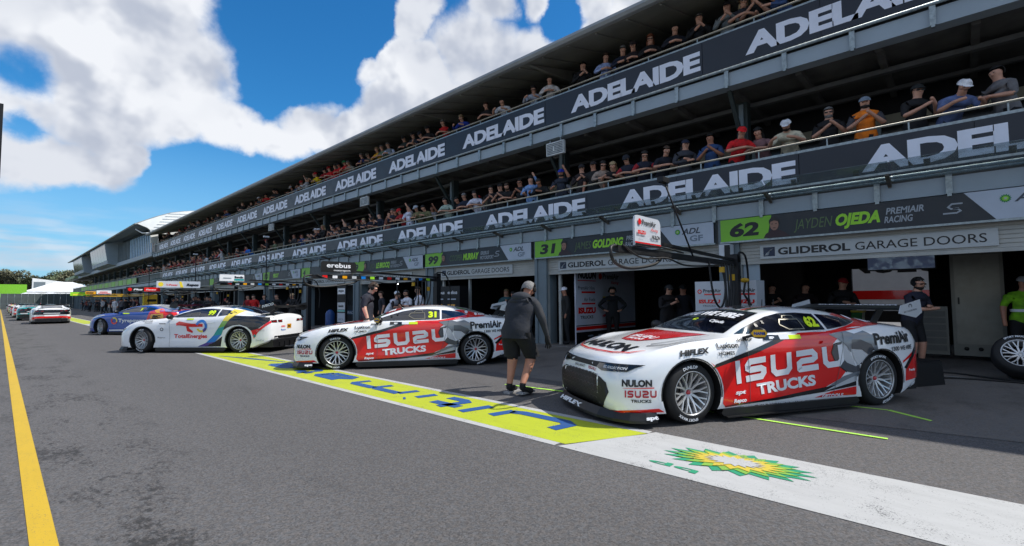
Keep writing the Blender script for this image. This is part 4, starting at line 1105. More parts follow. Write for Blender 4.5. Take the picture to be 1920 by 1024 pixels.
lane_car('white racing car with a red bumper, third from the back of the queue', 1.85, 66.5, MATS['paint white'], C_RED, C_RED, C_LG)
lane_car('red and white racing car in the middle of the queue', 1.85, 79.0, C_LG, C_RED, C_RED, C_RED)
lane_car('yellow racing car far up the queue', 1.85, 93.0, C_YP, C_BLK, C_BLK, C_YP)
lane_car('dark red racing car far up the queue, ahead of the yellow one', 1.9, 108.0, C_RED, C_LG, C_LG, C_RED)
lane_car('pale racing car at the very head of the queue', 1.95, 124.0, C_LG, C_RED, C_BLK, C_LG)
# ================================================================ PEOPLE
# a pose is a tree of joints: name -> (parent, position, radius); the body is grown over it as ONE surface
SEG = {'skin': 0, 'torso': 1, 'sleeve': 2, 'forearm': 3, 'thigh': 4, 'shin': 5, 'shoe': 6, 'hand': 7}
def pose(hip=(0,0,.93), chest=(.02,0,1.30), neck=(.03,0,1.45), head=(.06,0,1.60), sh=.175, arms=None, legs=None, fingers=False, bulk=1.08):
    """faces +x. arms: [(elbow, wrist, hand)]*2 for left (+y) and right (-y)"""
    V = Vector; hip, chest, neck, head = V(hip), V(chest), V(neck), V(head)
    J = []; E = []
    def j(p, r): J.append((V(p), r)); return len(J)-1
    def e(a, b, s): E.append((a, b, s))
    K = bulk; p = j(hip, .137*K); w = j(hip.lerp(chest, .45), .126*K); c = j(chest, .148*K); c2 = j(chest.lerp(neck, .55), .105)
    e(p, w, 'torso'); e(w, c, 'torso'); e(c, c2, 'torso')
    n = j(neck, .054); e(c2, n, 'skin')
    up = (head-neck).normalized()
    h0 = j(head-up*.055+V((.018,0,0)), .068); h1 = j(head+up*.01, .086); h2 = j(head+up*.07-V((.012,0,0)), .082)
    e(n, h0, 'skin'); e(h0, h1, 'skin'); e(h1, h2, 'skin')
    fwd = up.cross(V((0,1,0))).normalized()*-1
    if fwd.x < 0: fwd = -fwd
    nz = j(head-up*.022+fwd*.098, .011); e(h1, nz, 'skin')
    for k, sy in ((0, 1), (1, -1)):
        s = j(chest.lerp(neck, .42)+V((0, sh*sy, 0)), .066*K); e(c2, s, 'torso')
        el, wr, ha = [V(q) for q in arms[k]]
        m_ = j((J[s][0]).lerp(el, .5), .054*K); e(s, m_, 'sleeve')
        a = j(el, .048*K); e(m_, a, 'sleeve')
        b = j(el.lerp(wr, .35), .045); e(a, b, 'forearm')
        b2 = j(wr, .031); e(b, b2, 'forearm')
        hv = (ha-wr).normalized()
        d = j(ha, .034); e(b2, d, 'hand')
        if fingers:
            side = hv.cross(V((1,0,0))).normalized() if abs(hv.x) < .9 else V((0,1,0))
            side = V((0,sy,0)) if fingers == 'fan' else side
            for q, (o_, L) in enumerate(((-.03,.075),(-.01,.088),(.011,.083),(.03,.066))):
                bend = V((-.012-.006*q, 0, 0)) if fingers != 'fan' else V((.012,-.012*sy,0))
                f1 = j(ha+side*o_*.9+hv*.035, .0105); f2 = j(ha+side*o_*1.25+hv*(.035+L*.5)+bend*.5, .0095); f3 = j(ha+side*o_*1.3+hv*(.03+L)+bend*2.2, .008)
                e(d, f1, 'hand'); e(f1, f2, 'hand'); e(f2, f3, 'hand')
            t1 = j(ha-side*.035-hv*.005+V((.012,0,0)), .011); t2 = j(ha-side*.052+hv*.03+V((.025,0,0)), .009); e(d, t1, 'hand'); e(t1, t2, 'hand')
        else:
            d2 = j(ha+hv*.065, .026); e(d, d2, 'hand')
    lg = legs or [((.01,.10,.50),(-.03,.11,.10)), ((.01,-.10,.50),(-.03,-.11,.10))]
    for k, sy in ((0, 1), (1, -1)):
        kn, an = [V(q) for q in lg[k][:2]]
        toe = V(lg[k][2]) if len(lg[k]) > 2 else an+V((.17, .03*sy, -.055))
        a = j(hip+V((0,.095*sy,-.07)), .110*K); e(p, a, 'thigh')
        a2 = j((J[a][0]).lerp(kn, .5), .090*K); e(a, a2, 'thigh')
        b = j(kn, .062*K); e(a2, b, 'thigh')
        b2 = j(kn.lerp(an, .35), .060); e(b, b2, 'shin')
        c_ = j(an+V((0,0,.03)), .040); e(b2, c_, 'shin')
        he = j(an+V((-.02,0,-.04)), .050); e(c_, he, 'shoe')
        f = j(toe, .046); e(he, f, 'shoe')
    return J, E, dict(head=head, up=up, fwd=fwd)
BASEM = [mat('skin base', rgb(190,140,115)) for _ in range(8)]
def body_from(J, E, name='body', sub=2):
    me = bpy.data.meshes.new(name)
    me.from_pydata([tuple(p) for p, r in J], [(a, b) for a, b, s in E], [])
    o = bpy.data.objects.new('t', me); col.objects.link(o)
    md = o.modifiers.new('s', 'SKIN'); md.use_smooth_shade = True
    sv = me.skin_vertices[0].data
    for i, (p, r) in enumerate(J): sv[i].radius = (r, r)
    sv[0].use_root = True
    ss_ = o.modifiers.new('d', 'SUBSURF'); ss_.levels = sub; ss_.render_levels = sub
    dg = bpy.context.evaluated_depsgraph_get()
    m2 = bpy.data.meshes.new_from_object(o.evaluated_get(dg)); m2.name = name
    bpy.data.objects.remove(o)
    m2.materials.clear()
    for k in range(8): m2.materials.append(BASEM[k])
    for p in m2.polygons:
        c = p.center; best = 9; bi = 0
        for a, b, s in E:
            A, ra = J[a]; B, rb = J[b]; d = B-A; t = max(0, min(1, (c-A).dot(d)/max(1e-9, d.length_squared)))
            q = (c-(A+d*t)).length-(ra+(rb-ra)*t)
            if q < best: best = q; bi = SEG[s]
        if bi == 1 and c.z < J[0][0].z-.03: bi = 4
        if bi == 4 and c.z > J[0][0].z-.03: bi = 1
        p.material_index = bi; p.use_smooth = True
    # broaden chest, narrow depth: people are wider than deep
    return m2
Lg = None
POSES = {}
def defpose(k, sub=1, **kw):
    J, E, H = pose(**kw); POSES[k] = (body_from(J, E, 'body', sub), H)
A2 = lambda el, wr, ha: [(el, wr, ha), ((el[0], -el[1], el[2]), (wr[0], -wr[1], wr[2]), (ha[0], -ha[1], ha[2]))]
defpose('lean', hip=(-.22,0,.93), chest=(.02,0,1.25), neck=(.12,0,1.38), head=(.20,0,1.52), arms=A2((.16,.27,1.10),(.36,.12,1.10),(.41,.03,1.10)))
defpose('lean2', hip=(-.28,0,.92), chest=(.0,0,1.18), neck=(.11,0,1.30), head=(.20,0,1.42), arms=[((.12,.27,1.04),(.34,.16,1.09),(.42,.08,1.10)), ((.12,-.29,1.04),(.36,-.22,1.10),(.43,-.16,1.11))])
defpose('phone', hip=(-.06,0,.93), arms=[((.10,.25,1.12),(.30,.10,1.26),(.34,.05,1.31)), ((.12,-.25,1.10),(.30,-.08,1.20),(.35,-.02,1.24))])
defpose('up', hip=(-.06,0,.93), arms=[((.22,.26,1.42),(.36,.18,1.64),(.37,.15,1.71)), ((.12,-.26,1.12),(.32,-.16,1.12),(.38,-.12,1.12))])
defpose('cross', hip=(-.1,0,.93), arms=[((.06,.26,1.12),(.24,.02,1.17),(.26,-.05,1.18)), ((.06,-.26,1.12),(.25,-.02,1.13),(.28,.06,1.14))])
defpose('stand', arms=A2((-.01,.25,1.16),(.06,.27,.92),(.08,.27,.85)))
defpose('hips', arms=A2((-.02,.36,1.15),(.10,.22,1.0),(.14,.17,.98)))
defpose('down', sub=2, neck=(.06,0,1.44), head=(.14,0,1.56), arms=[((.0,.25,1.16),(.08,.26,.92),(.10,.26,.85)), ((.0,-.25,1.16),(.08,-.27,.92),(.10,-.27,.85))], fingers='hang')
defpose('stride', arms=[((.08,.26,1.15),(.24,.25,.98),(.28,.24,.93)), ((-.12,-.25,1.16),(-.12,-.27,.93),(-.11,-.27,.86))], legs=[((.18,.10,.52),(.16,.11,.10)), ((-.08,-.10,.50),(-.34,-.11,.16))])
# hair, cap, headset, glasses built at head origin facing +x
HAIRM = {c: mat('hair '+c, v, .7, 0, .35, 40.) for c, v in dict(black=(.012,.01,.009), brown=(.05,.028,.016), grey=(.17,.165,.16), blond=(.33,.24,.13), red=(.22,.07,.03)).items()}
hb = MB().ell((-.012,0,.022), (.108,.090,.112), 14, 9, 0, lambda x, y, z: z > .045 or x < -.005 and z > -.06)
HAIR_ME = hb.mesh('hair', HAIRM['black'])
hb = MB().ell((-.014,0,.018), (.112,.096,.116), 14, 9, 0, lambda x, y, z: z > .045 or x < .015)
hb.ell((-.075,0,-.12), (.05,.095,.15), 12, 7)
HAIRL_ME = hb.mesh('long_hair', HAIRM['black'])
def cap_mesh(m_):
    b = MB().ell((-.008,0,.035), (.108,.092,.098), 14, 8, 0, lambda x, y, z: z > -.002)
    b.prism([(.085,-.06),(.15,-.045),(.172,0),(.15,.045),(.085,.06)], .030, .040)
    return b.mesh('cap', m_)
def cap(c):
    k = 'cap%s' % (c,)
    if k not in POSES: POSES[k] = cap_mesh(cloth(c))
    return POSES[k]
CL = {}
def cloth(c):
    if c not in CL: CL[c] = mat('cloth %02d' % len(CL), rgb(*c), .85, 0, .30, 9., .9, bscale=13.)
    return CL[c]
HEADSET_ME = (lambda b: b.mesh('headset', WELL))(MB().tube([(0,.098,.0),(-.005,.085,.08),(-.005,.04,.125),(-.005,-.04,.125),(-.005,-.085,.08),(0,-.098,0)], .010, 6).ell((0,.098,-.005), (.036,.020,.045), 10, 6).ell((0,-.098,-.005), (.036,.020,.045), 10, 6).tube([(.02,.10,-.02),(.09,.05,-.055)], .005, 5))
GLASS_ME = (lambda b: b.mesh('sunglasses', BLKG))(MB().box(.074,-.062,-.005,.088,-.008,.022).box(.074,.008,-.005,.088,.062,.022).box(.078,-.01,.010,.086,.01,.018).bar((.078,.064,.012),(-.01,.086,.012),.006).bar((.078,-.064,.012),(-.01,-.086,.012),.006))
BEARD_ME = (lambda b: b.mesh('beard', HAIRM['brown']))(MB().ell((.018,0,-.065), (.078,.068,.062), 12, 7, 0, lambda x, y, z: z < .012 and x > -.03))
PHONE_ME = MB().box(-.006,-.037,-.07,.006,.037,.07).mesh('phone', BLKG)
EYE_ME = (lambda b: b.mesh('eyes', ink('eye dark', rgb(30,22,20))))(MB().ell((.080,.030,.010),(.008,.012,.006),8,5).ell((.080,-.030,.010),(.008,.012,.006),8,5).box(.084,-.022,-.048,.089,.022,-.044))
SKINS = [mat('skin %d' % i, rgb(*c), .55, 0, .08, 12., .05) for i, c in enumerate([(196,146,122),(178,124,100),(206,160,138),(122,80,58),(160,108,84)])]
JEAN, BLACKC, KHAKI, NAVY, SHOE = cloth((44,54,76)), cloth((24,24,27)), cloth((120,108,86)), cloth((26,32,48)), cloth((22,22,24))
def person(label, x, y, z, face, pz='stand', shirt=(24,24,27), long=False, trousers=None, shorts=False, hair='black', hat=None, long_hair=False,
           headset=False, glasses=False, beard=False, skin=0, scale=1., group=None, detail=1, gloves=False, sleeve=None, eyes=True):
    me, H = POSES[pz]
    root = thing('person', label, 'person', (x, y, z), face, group)
    root.scale = (scale*1.06, scale*1.17, scale*1.01)
    b = link('body', me, root)
    sk, sh, tr = SKINS[skin], cloth(shirt), trousers or BLACKC
    slv = cloth(sleeve) if sleeve else sh
    for i, m_ in enumerate([sk, sh, slv, slv if long else sk, tr, sk if shorts else tr, SHOE, BLACKC if gloves else sk]):
        b.material_slots[i].link = 'OBJECT'; b.material_slots[i].material = m_
    up, fw = H['up'], H['fwd']; sd = up.cross(fw)
    Mh = Matrix(((fw.x, sd.x, up.x, H['head'].x), (fw.y, sd.y, up.y, H['head'].y), (fw.z, sd.z, up.z, H['head'].z), (0,0,0,1)))
    def put(nm, m_, mt=None):
        o = link(nm, m_, root); o.matrix_basis = Mh
        if mt: o.material_slots[0].link = 'OBJECT'; o.material_slots[0].material = mt
        return o
    if hair: put('hair', HAIRL_ME if long_hair else HAIR_ME, HAIRM[hair])
    if hat: put('cap', cap(hat))
    if headset: put('headset', HEADSET_ME)
    if glasses: put('sunglasses', GLASS_ME)
    elif eyes: put('eyes', EYE_ME)
    if beard: put('beard', BEARD_ME, HAIRM[hair or 'brown'])
    return root
def px_s(px, X):
    """lane position of something seen at picture column px on the plane X"""
    d = _f+_r2*((px-960)/900); best = None
    lo, hi = -6., 400.
    for _ in range(40):
        m = (lo+hi)/2
        v = Vector((X, m, 0)); c = 960+900*v.dot(Vector((_r2.x,_r2.y,0)))/v.dot(Vector((_f.x,_f.y,0)))
        if v.dot(Vector((_f.x,_f.y,0))) < .2 or c > px: lo = m
        else: hi = m
    return m
PI = math.pi
LOW, UPP = 3.70, 6.84
LW, UPX = 'spectators at the rail of the lower deck', 'spectators at the rail of the upper deck'
def spec(deck, px, label, pz='lean', turn=0, dx=0, **kw):
    X = 11.98+dx; z = (LOW if deck == 'L' else UPP)
    s = px_s(px-(0 if deck == 'L' else 0), 11.7)
    person(label, X, s, z, PI+R(turn), pz, group=LW if deck == 'L' else UPX, **kw)
K_, N_, Wh, Re = (24,24,27), (26,34,54), (200,200,205), (196,26,32)
spec('L', 1905, "dark haired person in patterned grey shirt at the right edge of the lower deck", 'cross', -50, shirt=(110,108,110), eyes=True)
spec('L', 1815, 'man in a blue checked shirt and white cap leaning over the lower rail', 'lean2', 30, shirt=(92,108,150), hat=(222,222,226), scale=1.02, trousers=JEAN)
spec('L', 1735, "man in black team shirt, dark cap and sunglasses near the lower deck's right end", 'phone', 35, shirt=K_, hat=(28,30,30), glasses=True)
spec('L', 1635, 'bearded man in an orange shirt with grey sleeves and grey cap on the lower deck', 'phone', 8, shirt=(232,120,24), sleeve=(60,60,66), hat=(120,132,146), beard=True)
spec('L', 1562, 'bearded man in black with a lanyard and sunglasses on the lower deck', 'phone', 10, shirt=K_, glasses=True, beard=True, hair='grey', dx=.1)
spec('L', 1483, 'man in a cream T-shirt and white fronted cap leaning on the lower rail', 'lean2', 5, shirt=(196,188,164), hat=(206,208,214), beard=True, scale=1.03, trousers=JEAN)
spec('L', 1424, 'woman with dark curly hair half hidden beside the man in red on the lower deck', 'lean', 0, shirt=(128,96,100), long_hair=True, dx=.25)
spec('L', 1388, 'man in a red team shirt and red cap leaning on the lower rail', 'lean', 35, shirt=Re, hat=(206,22,30), scale=1.02, eyes=True)
spec('L', 1334, 'dark haired man in a blue shirt looking at his phone on the lower deck', 'phone', 5, shirt=(36,66,110), skin=4, eyes=True, trousers=NAVY)
spec('L', 1283, 'woman in a dark jacket over pink with a navy cap on the lower deck', 'cross', 40, shirt=(58,60,68), long=True, hat=(28,36,58), long_hair=True)
spec('L', 1243, 'man in a navy team polo with folded arms beside the woman in the dark jacket', 'lean', 42, shirt=(22,26,38), skin=0, hair='brown', eyes=True)
spec('L', 1205, 'woman with long dark hair and sunglasses in a navy and red team top', 'lean', 30, shirt=(30,34,52), sleeve=(150,30,40), long_hair=True, glasses=True)
spec('L', 1175, 'man in a navy and red team shirt and dark cap beside the long haired woman', 'lean', 10, shirt=(30,34,52), sleeve=(150,30,40), hat=(30,34,44), glasses=True)
spec('L', 1147, 'woman with long blond hair over a black top on the lower deck', 'lean2', 20, shirt=K_, long_hair=True, hair='blond')
spec('L', 1125, 'woman in a beige shirt with short dark hair on the lower deck', 'lean', 35, shirt=(150,134,124), long=True, glasses=True)
spec('L', 1108, 'man in a dark shirt with white collar and black cap on the lower deck', 'stand', 15, shirt=K_, hat=(40,34,36), skin=1)
spec('L', 1085, 'man in a black jacket over red with a dark cap on the lower deck', 'phone', 25, shirt=(36,28,32), long=True, hat=(34,34,40), glasses=True)
spec('L', 1046, 'man in a bright blue cap holding his phone up high on the lower deck', 'up', 20, shirt=(40,46,60), hat=(38,54,176), beard=True, skin=1)
spec('L', 1008, 'person in black bending over the lower rail left of the blue cap', 'lean2', 10, shirt=K_, long=True, skin=4)
spec('L', 988, 'woman in a pale denim shirt holding her phone up on the lower deck', 'up', 25, shirt=(118,152,200), long=True, long_hair=True)
spec('L', 968, 'man in black with a blue lanyard and sunglasses next to the denim shirt', 'phone', 10, shirt=K_, glasses=True, skin=4)
spec('L', 946, 'man in black with sunglasses on his head on the lower deck', 'lean', 20, shirt=K_, hair='brown', beard=True)
spec('L', 930, 'person in a black cap holding a phone to the face on the lower deck', 'phone', 20, shirt=K_, hat=(26,26,28))
spec('L', 912, 'woman with long dark hair and sunglasses in a black dress', 'phone', 30, shirt=K_, long_hair=True, glasses=True)
spec('L', 884, 'woman in a white top with dark hair leaning on the lower rail', 'lean', 25, shirt=(196,198,214), long_hair=True)
spec('L', 865, 'grey haired man in a navy shirt with sunglasses on the lower deck', 'lean', 20, shirt=N_, hair='grey', glasses=True)
spec('U', 1478, 'woman in a denim jacket reaching over the upper rail at the top of the picture', 'lean2', -40, shirt=(62,86,130), long=True, long_hair=True, hair='blond')
spec('U', 1428, 'man in a black shirt drinking on the upper deck beside the denim jacket', 'phone', 10, shirt=K_)
spec('U', 1405, 'woman with long fair hair and sunglasses on the upper deck', 'lean', 20, shirt=(44,44,52), long_hair=True, hair='blond', glasses=True)
spec('U', 1374, 'man in a grey shirt over blue with a black cap on the upper deck', 'phone', 10, shirt=(120,124,124), hat=(28,28,30), long=True)
spec('U', 1318, 'man in a black jacket with a lanyard and light grey hair on the upper deck', 'phone', 20, shirt=K_, long=True, hair='grey')
spec('U', 1270, 'bald man in a dark sweater looking down from the upper deck', 'lean', 25, shirt=(24,27,38), long=True, hair=None, beard=False, eyes=True)
spec('U', 1222, 'woman with red hair and sunglasses in black on the upper deck', 'lean', 25, shirt=K_, long=True, long_hair=True, hair='red', glasses=True)
spec('U', 1190, 'person in a black cap and black jacket beside the red haired woman', 'lean', 20, shirt=(34,26,30), long=True, hat=(36,26,28))
spec('U', 1168, 'grey haired man in a navy sweater with white chest lettering', 'lean', 30, shirt=(26,32,52), long=True, hair='grey')
spec('U', 1134, 'man in a pale blue shirt with rolled sleeves on the upper deck', 'lean', 35, shirt=(150,166,206), long=True, hair='brown')
spec('U', 1090, 'woman with long black hair in black looking at a phone on the upper deck', 'phone', 35, shirt=K_, long=True, long_hair=True)
spec('U', 1027, 'bald man in a white shirt on the upper deck', 'lean', 30, shirt=(206,198,194), long=True, hair=None)
spec('U', 996, 'man in a pale grey shirt and sunglasses beside the bald man in white', 'lean2', 30, shirt=(170,176,190), long=True, glasses=True)
spec('U', 937, 'bald man in a white T-shirt bending over the upper rail', 'lean2', 25, shirt=(206,206,210), hair=None)
spec('U', 907, 'man in a black polo beside the bald man in the white T-shirt', 'lean', 20, shirt=K_, hair='brown')
spec('U', 860, 'person in bright blue crouched over the upper rail', 'lean2', 20, shirt=(26,54,150), long=True, hair='blond')
spec('U', 825, 'white haired man in a red top with black sleeves on the upper deck', 'lean', 20, shirt=Re, sleeve=K_, hair='grey')
PAL = [K_, K_, K_, (30,34,44), N_, N_, (52,52,56), (64,64,70), (90,92,96), Wh, (170,170,176), Re, (150,30,36), (46,70,120), (96,84,70), (110,120,92)]
ORD20 = ORD+['fifteenth','sixteenth','seventeenth','eighteenth','nineteenth','twentieth']
def crowd(deck, pxs, base, col_name, **kw):
    for i, px in enumerate(pxs):
        lab = col_name if 'tiny' in col_name else f'{col_name}, {ORD20[i]} from the right'
        c = random.choice(base); hairc = random.choice(['black','black','brown','brown','grey','blond'])
        hat = random.choice([None, None, (28,30,36), (28,30,36), (190,190,196), (150,26,30)]) if random.random() < .7 else None
        spec(deck, px, lab, random.choice(['lean','lean','lean2','phone','cross','phone','up']) if random.random() < .9 else 'stand', random.uniform(-5, 40), dx=random.choice([0,0,.05,.3,.45]),
             eyes=False, shirt=c, long=random.random() < .4, hair=hairc, hat=hat, long_hair=random.random() < .25, skin=random.choice([0,1,1,2,4]), scale=random.uniform(.94,1.04), trousers=random.choice([BLACKC, JEAN, NAVY]))
def one(deck, px, label, **kw): spec(deck, px, label, **kw)
one('U', 796, "person in black cap, right end of the dark shirted row on the upper deck", pz='lean', turn=20, shirt=K_, hat=(28,28,30))
one('U', 782, "man in navy top and dark cap in the dark shirted upper deck row", pz='lean2', turn=20, shirt=N_, hat=(30,34,46))
one('U', 768, 'man in a dark grey top in the row of dark shirts on the upper deck', pz='lean', turn=20, shirt=(44,46,52), hat=(28,28,30))
one('U', 751, 'lone man in dark green with a black cap on the upper deck', pz='lean', turn=20, shirt=(34,46,44), long=True, hat=(28,30,30))
one('U', 721, 'white haired man in a pale shirt and grey vest on the upper deck', pz='lean', turn=20, shirt=(120,130,140), sleeve=(190,196,220), long=True, hair='grey')
one('U', 709, 'grey haired person in a dull green top on the upper deck', pz='lean', turn=20, shirt=(92,116,96), long=True, hair='grey')
one('U', 700, 'person in a mustard yellow top on the upper deck', pz='lean', turn=20, shirt=(206,150,30), long=True, hair='blond')
one('U', 683, 'person in an olive jacket and cap on the upper deck', pz='lean2', turn=20, shirt=(88,84,74), long=True, hat=(90,80,66))
one('U', 671, 'white haired man in a dark blue top on the upper deck', pz='lean', turn=20, shirt=(30,36,84), hair='grey')
one('U', 646, 'woman with long grey hair beside the green cap on the upper deck', pz='lean2', turn=20, shirt=(150,140,128), long_hair=True, hair='grey')
one('U', 639, 'person in red with a green cap on the upper deck', pz='lean', turn=20, shirt=Re, hat=(24,120,70))
one('U', 585, 'person in a bright yellow top with a red cap on the upper deck', pz='lean', turn=20, shirt=(236,196,24), long=True, hat=(200,30,40))
crowd('U', [628,618,610,600,577], [Re,Re,(150,30,36),K_], 'upper deck spectator between green cap and yellow top')
crowd('U', [564,556,549,538,531,523,512,505,498,490,478,470,461,452,444,436], PAL, 'small upper rail spectator left of the yellow top')
crowd('U', [425,418,412,404,398,391,380,374,366,360,352,346,341,336,330,326,322,318,314,311,308,304,300], PAL, 'tiny spectator at the far end of the upper rail')
one('L', 790, 'person in camouflage green leaning on the lower rail', pz='lean2', turn=10, shirt=(104,104,72), long=True)
one('L', 772, 'person in a khaki top and pale cap on the lower deck', pz='lean', turn=10, shirt=(116,110,78), hat=(170,176,184), long=True, dx=.1)
one('L', 757, 'person in a white T-shirt with one arm raised on the lower deck', pz='up', turn=10, shirt=(200,204,222), hat=(34,36,44))
one('L', 744, 'person in red and black with a red cap on the lower deck', pz='lean', turn=10, shirt=(160,30,36), hat=(196,30,36))
one('L', 829, 'woman in a pale green top with dark hair on the lower deck', pz='lean', turn=20, shirt=(150,170,160), long_hair=True)
one('L', 845, 'man in a black shirt standing back from the lower rail', pz='lean', turn=0, shirt=K_, skin=1, dx=.25)
one('L', 457, 'person in a bright blue shirt bending over the lower rail, far down the deck', pz='lean2', turn=10, shirt=(40,110,200), long=True)
one('L', 664, 'bald man in black leaning on the lower rail beside a grey camera', pz='lean', turn=10, shirt=K_, hair=None)
crowd('L', [735,727,719,711,702,694,684,676,655,646,637,628,621,612,604,596,588,581,574], [K_,K_,K_,(34,36,44),N_,(90,92,96),(150,150,156),(120,70,60)], 'small spectator in the packed middle of the lower deck')
crowd('L', [548,541,497,491,446,438,430,412,407,403,396,391,386,380,375], PAL, 'small spectator on the lower deck beyond the packed middle')
far = [372-i*2.05+random.uniform(-.6,.6) for i in range(62)]
crowd('L', far, [Re,(150,30,36),K_,K_,K_,(120,50,50),N_,(90,92,96),(170,160,160)], 'tiny spectator at the crowded far end of the lower deck')

def second_row(pxs, lab0):
    for i, px in enumerate(pxs):
        person(f'{lab0}, {ORD20[i]} from the right', 12.75, px_s(px, 12.75), LOW, PI+R(random.uniform(-10, 40)), random.choice(['stand','cross','phone','up','hips']), shirt=random.choice([K_, K_, N_, (60,60,66), (120,60,60), (150,150,156)]),
               long=random.random() < .4, hair=random.choice(['black','brown','grey']), hat=random.choice([None,(28,30,36),(150,26,30)]), skin=random.choice([0,1,4]), group='spectators standing in the second row', trousers=JEAN, eyes=False)
second_row([1062, 1003, 955, 900, 812, 770, 748, 729, 713, 698, 671, 650, 632, 616, 599, 583, 566, 552], 'spectator standing in the back row of the lower deck')
PIPE = mat('boom black', rgb(26,26,28), .5, .3, .2, 12.); HOSE = mat('black hose', rgb(18,18,19), .55, 0, .2, 10.)
YELM = mat('yellow tool', rgb(206,160,30), .5, 0, .15, 8.); WPAN = ink('white panel', rgb(196,200,206), .4)
# ================================================================ PIT LANE: crew, gantries, kit
CREW = 'pit crew outside the garages'
defpose('walk', sub=2, bulk=1.2, hip=(-.02,0,.93), chest=(.10,0,1.24), neck=(.20,0,1.37), head=(.28,.0,1.49), sh=.185, fingers='fan',
        arms=[((.20,.28,1.05),(.40,.24,.92),(.45,.22,.87)), ((.12,-.30,1.07),(.17,-.34,.83),(.18,-.345,.755))],
        legs=[((.04,.10,.50),(-.02,.11,.11),(.15,.13,.045)), ((.17,-.10,.50),(-.08,-.13,.14),(.07,-.19,.05))])
GLOW = bpy.data.materials.new('garage lamp'); GLOW.use_nodes = True; GLOW.node_tree.nodes['Principled BSDF'].inputs['Emission Color'].default_value = (1,.98,.92,1); GLOW.node_tree.nodes['Principled BSDF'].inputs['Emission Strength'].default_value = 12
for px_, X_, nm_ in ((745, 12.2, 'left'), (832, 12.2, 'right')):
    t = thing('garage_lamp', f'small lit white lamp under a garage lintel, {nm_} of two', 'lamp', (X_, px_s(px_, X_), 2.13), 0, 'small lit garage lamps')
    MB().ell((0,0,-.03), (.035,.035,.03), 10, 6).build('bulb', GLOW, t); MB().lathe([(.0001,.0),(.05,.0),(.05,.05),(.0001,.05)], 12, 'z').build('lamp_base', WPAN, t)
def hoodie_extra(root, H):
    m = cloth((42,45,52))
    MB().ell((.10,0,1.375), (.12,.14,.085), 14, 8).build('hood', m, root)
wm = person('man in a dark grey hoodie and black shorts with a headset, walking past the strip', 5.28, 4.85, 0, R(6), 'walk', shirt=(32,36,44), sleeve=(42,44,48), long=True, shorts=True,
            hair='grey', headset=True, gloves=True, skin=1, scale=1.02, eyes=True)
hoodie_extra(wm, POSES['walk'][1])
rw_ = random.Random(3)
def cloth_rings(rings, n=26, amp=.012):
    b = MB(); vs = []
    for (cx, cy, z, rx, ry) in rings:
        for k in range(n):
            t = 2*math.pi*k/n; q = 1+amp*4*(math.sin(3*t+z*17)+math.sin(5*t-z*23))*.5+rw_.uniform(-amp, amp)
            vs.append((cx+rx*q*.92*math.cos(t), cy+ry*q*.93*math.sin(t), z))
    m_ = len(rings); b.add(vs, [(i*n+k, i*n+(k+1) % n, (i+1)*n+(k+1) % n, (i+1)*n+k) for i in range(m_-1) for k in range(n)], 0, True)
    return b
cloth_rings([(-.03,0,.80,.185,.215),(-.03,0,.845,.178,.208),(-.02,0,.88,.185,.222),(-.01,0,.94,.182,.218),(.01,0,1.0,.172,.212),(.03,0,1.06,.166,.208),(.06,0,1.12,.166,.214),(.08,0,1.18,.170,.224),(.10,0,1.24,.172,.232),(.13,0,1.30,.165,.228),(.15,0,1.345,.145,.20),(.18,0,1.385,.11,.14)]).build('jacket', cloth((30,34,43)), wm)
for sy, kx, kz in ((1, .04, .50), (-1, .17, .50)):
    cloth_rings([(-.02+(kx+.02)*q, sy*(.10+.01*q), .88-(.88-kz-.02)*q, .135-.02*q, .125-.012*q) for q in (0,.15,.3,.45,.6,.75,.9,1.)], 20, .014).build('shorts_leg', cloth((24,24,27)), wm)
for sy, ax_, ay_, az_ in ((1, -.02, .11, .11), (-1, -.08, -.13, .14)):
    MB().box(ax_-.075, ay_-.05, az_-.11, ax_+.21, ay_+.05, az_-.085).build('shoe_sole', cloth((150,150,150)), wm)
def crew(px, X, label, face, pz='stand', z=0.004, **kw):
    kw.setdefault('group', CREW)
    return person(label, X, px_s(px, X), z, face, pz, **kw)
toL, toC = PI*.75, PI+R(35)        # looking up the lane / towards the camera
pl = crew(688, 6.55, 'tall man in a navy team polo and headset looking down at the windscreen', R(-40), 'down', shirt=(34,36,48), headset=True, glasses=True, gloves=True, scale=1.06, hair='brown', skin=2)
pl.location = (5.80, 10.05, 0)
crew(1062, 11.85, 'man in a black jacket and white fronted cap standing at the printed garage wall', toL, 'stand', shirt=(34,33,32), long=True, hat=(214,214,222), skin=4)
crew(1148, 13.3, 'bearded man in a black jacket with hands on his hips inside the garage', toC, 'hips', shirt=(24,28,32), long=True, headset=True, beard=True, eyes=True)
crew(1252, 12.4, "man in black coat with red collar and headset looking down by the white cabinets", toC+R(20), 'phone', shirt=(28,25,27), long=True, headset=True, glasses=True, hat=(60,60,62))
crew(1280, 12.9, 'man in dark clothes and cap standing behind the man with the red collar', toC, 'stand', shirt=(22,26,36), long=True, hat=(26,26,28), skin=1)
crew(1716, 12.0, 'bearded man in a navy team shirt, shorts, headset and blue sunglasses behind the rear wing', PI+R(60), 'cross', shirt=(34,36,52), shorts=True, headset=True, glasses=True, beard=True)
hv = crew(1918, 13.2, 'person in a fluorescent yellow vest and cap at the right edge of the picture', PI+R(20), 'stand', shirt=(120,180,30), long=False, sleeve=(120,180,30), hat=(130,130,132), skin=1)
MB().lathe([(.163,1.06),(.165,1.11)], 16, 'z').build('reflective_band', WHT, hv)
crew(1446, 14.2, 'crew member with headset in the dark garage, nearest its left post', toC, 'phone', shirt=K_, long=True, headset=True)
crew(1508, 14.2, 'crew member in black with headset in the middle of the dark garage', toC, 'cross', shirt=(36,24,28), long=True, headset=True)
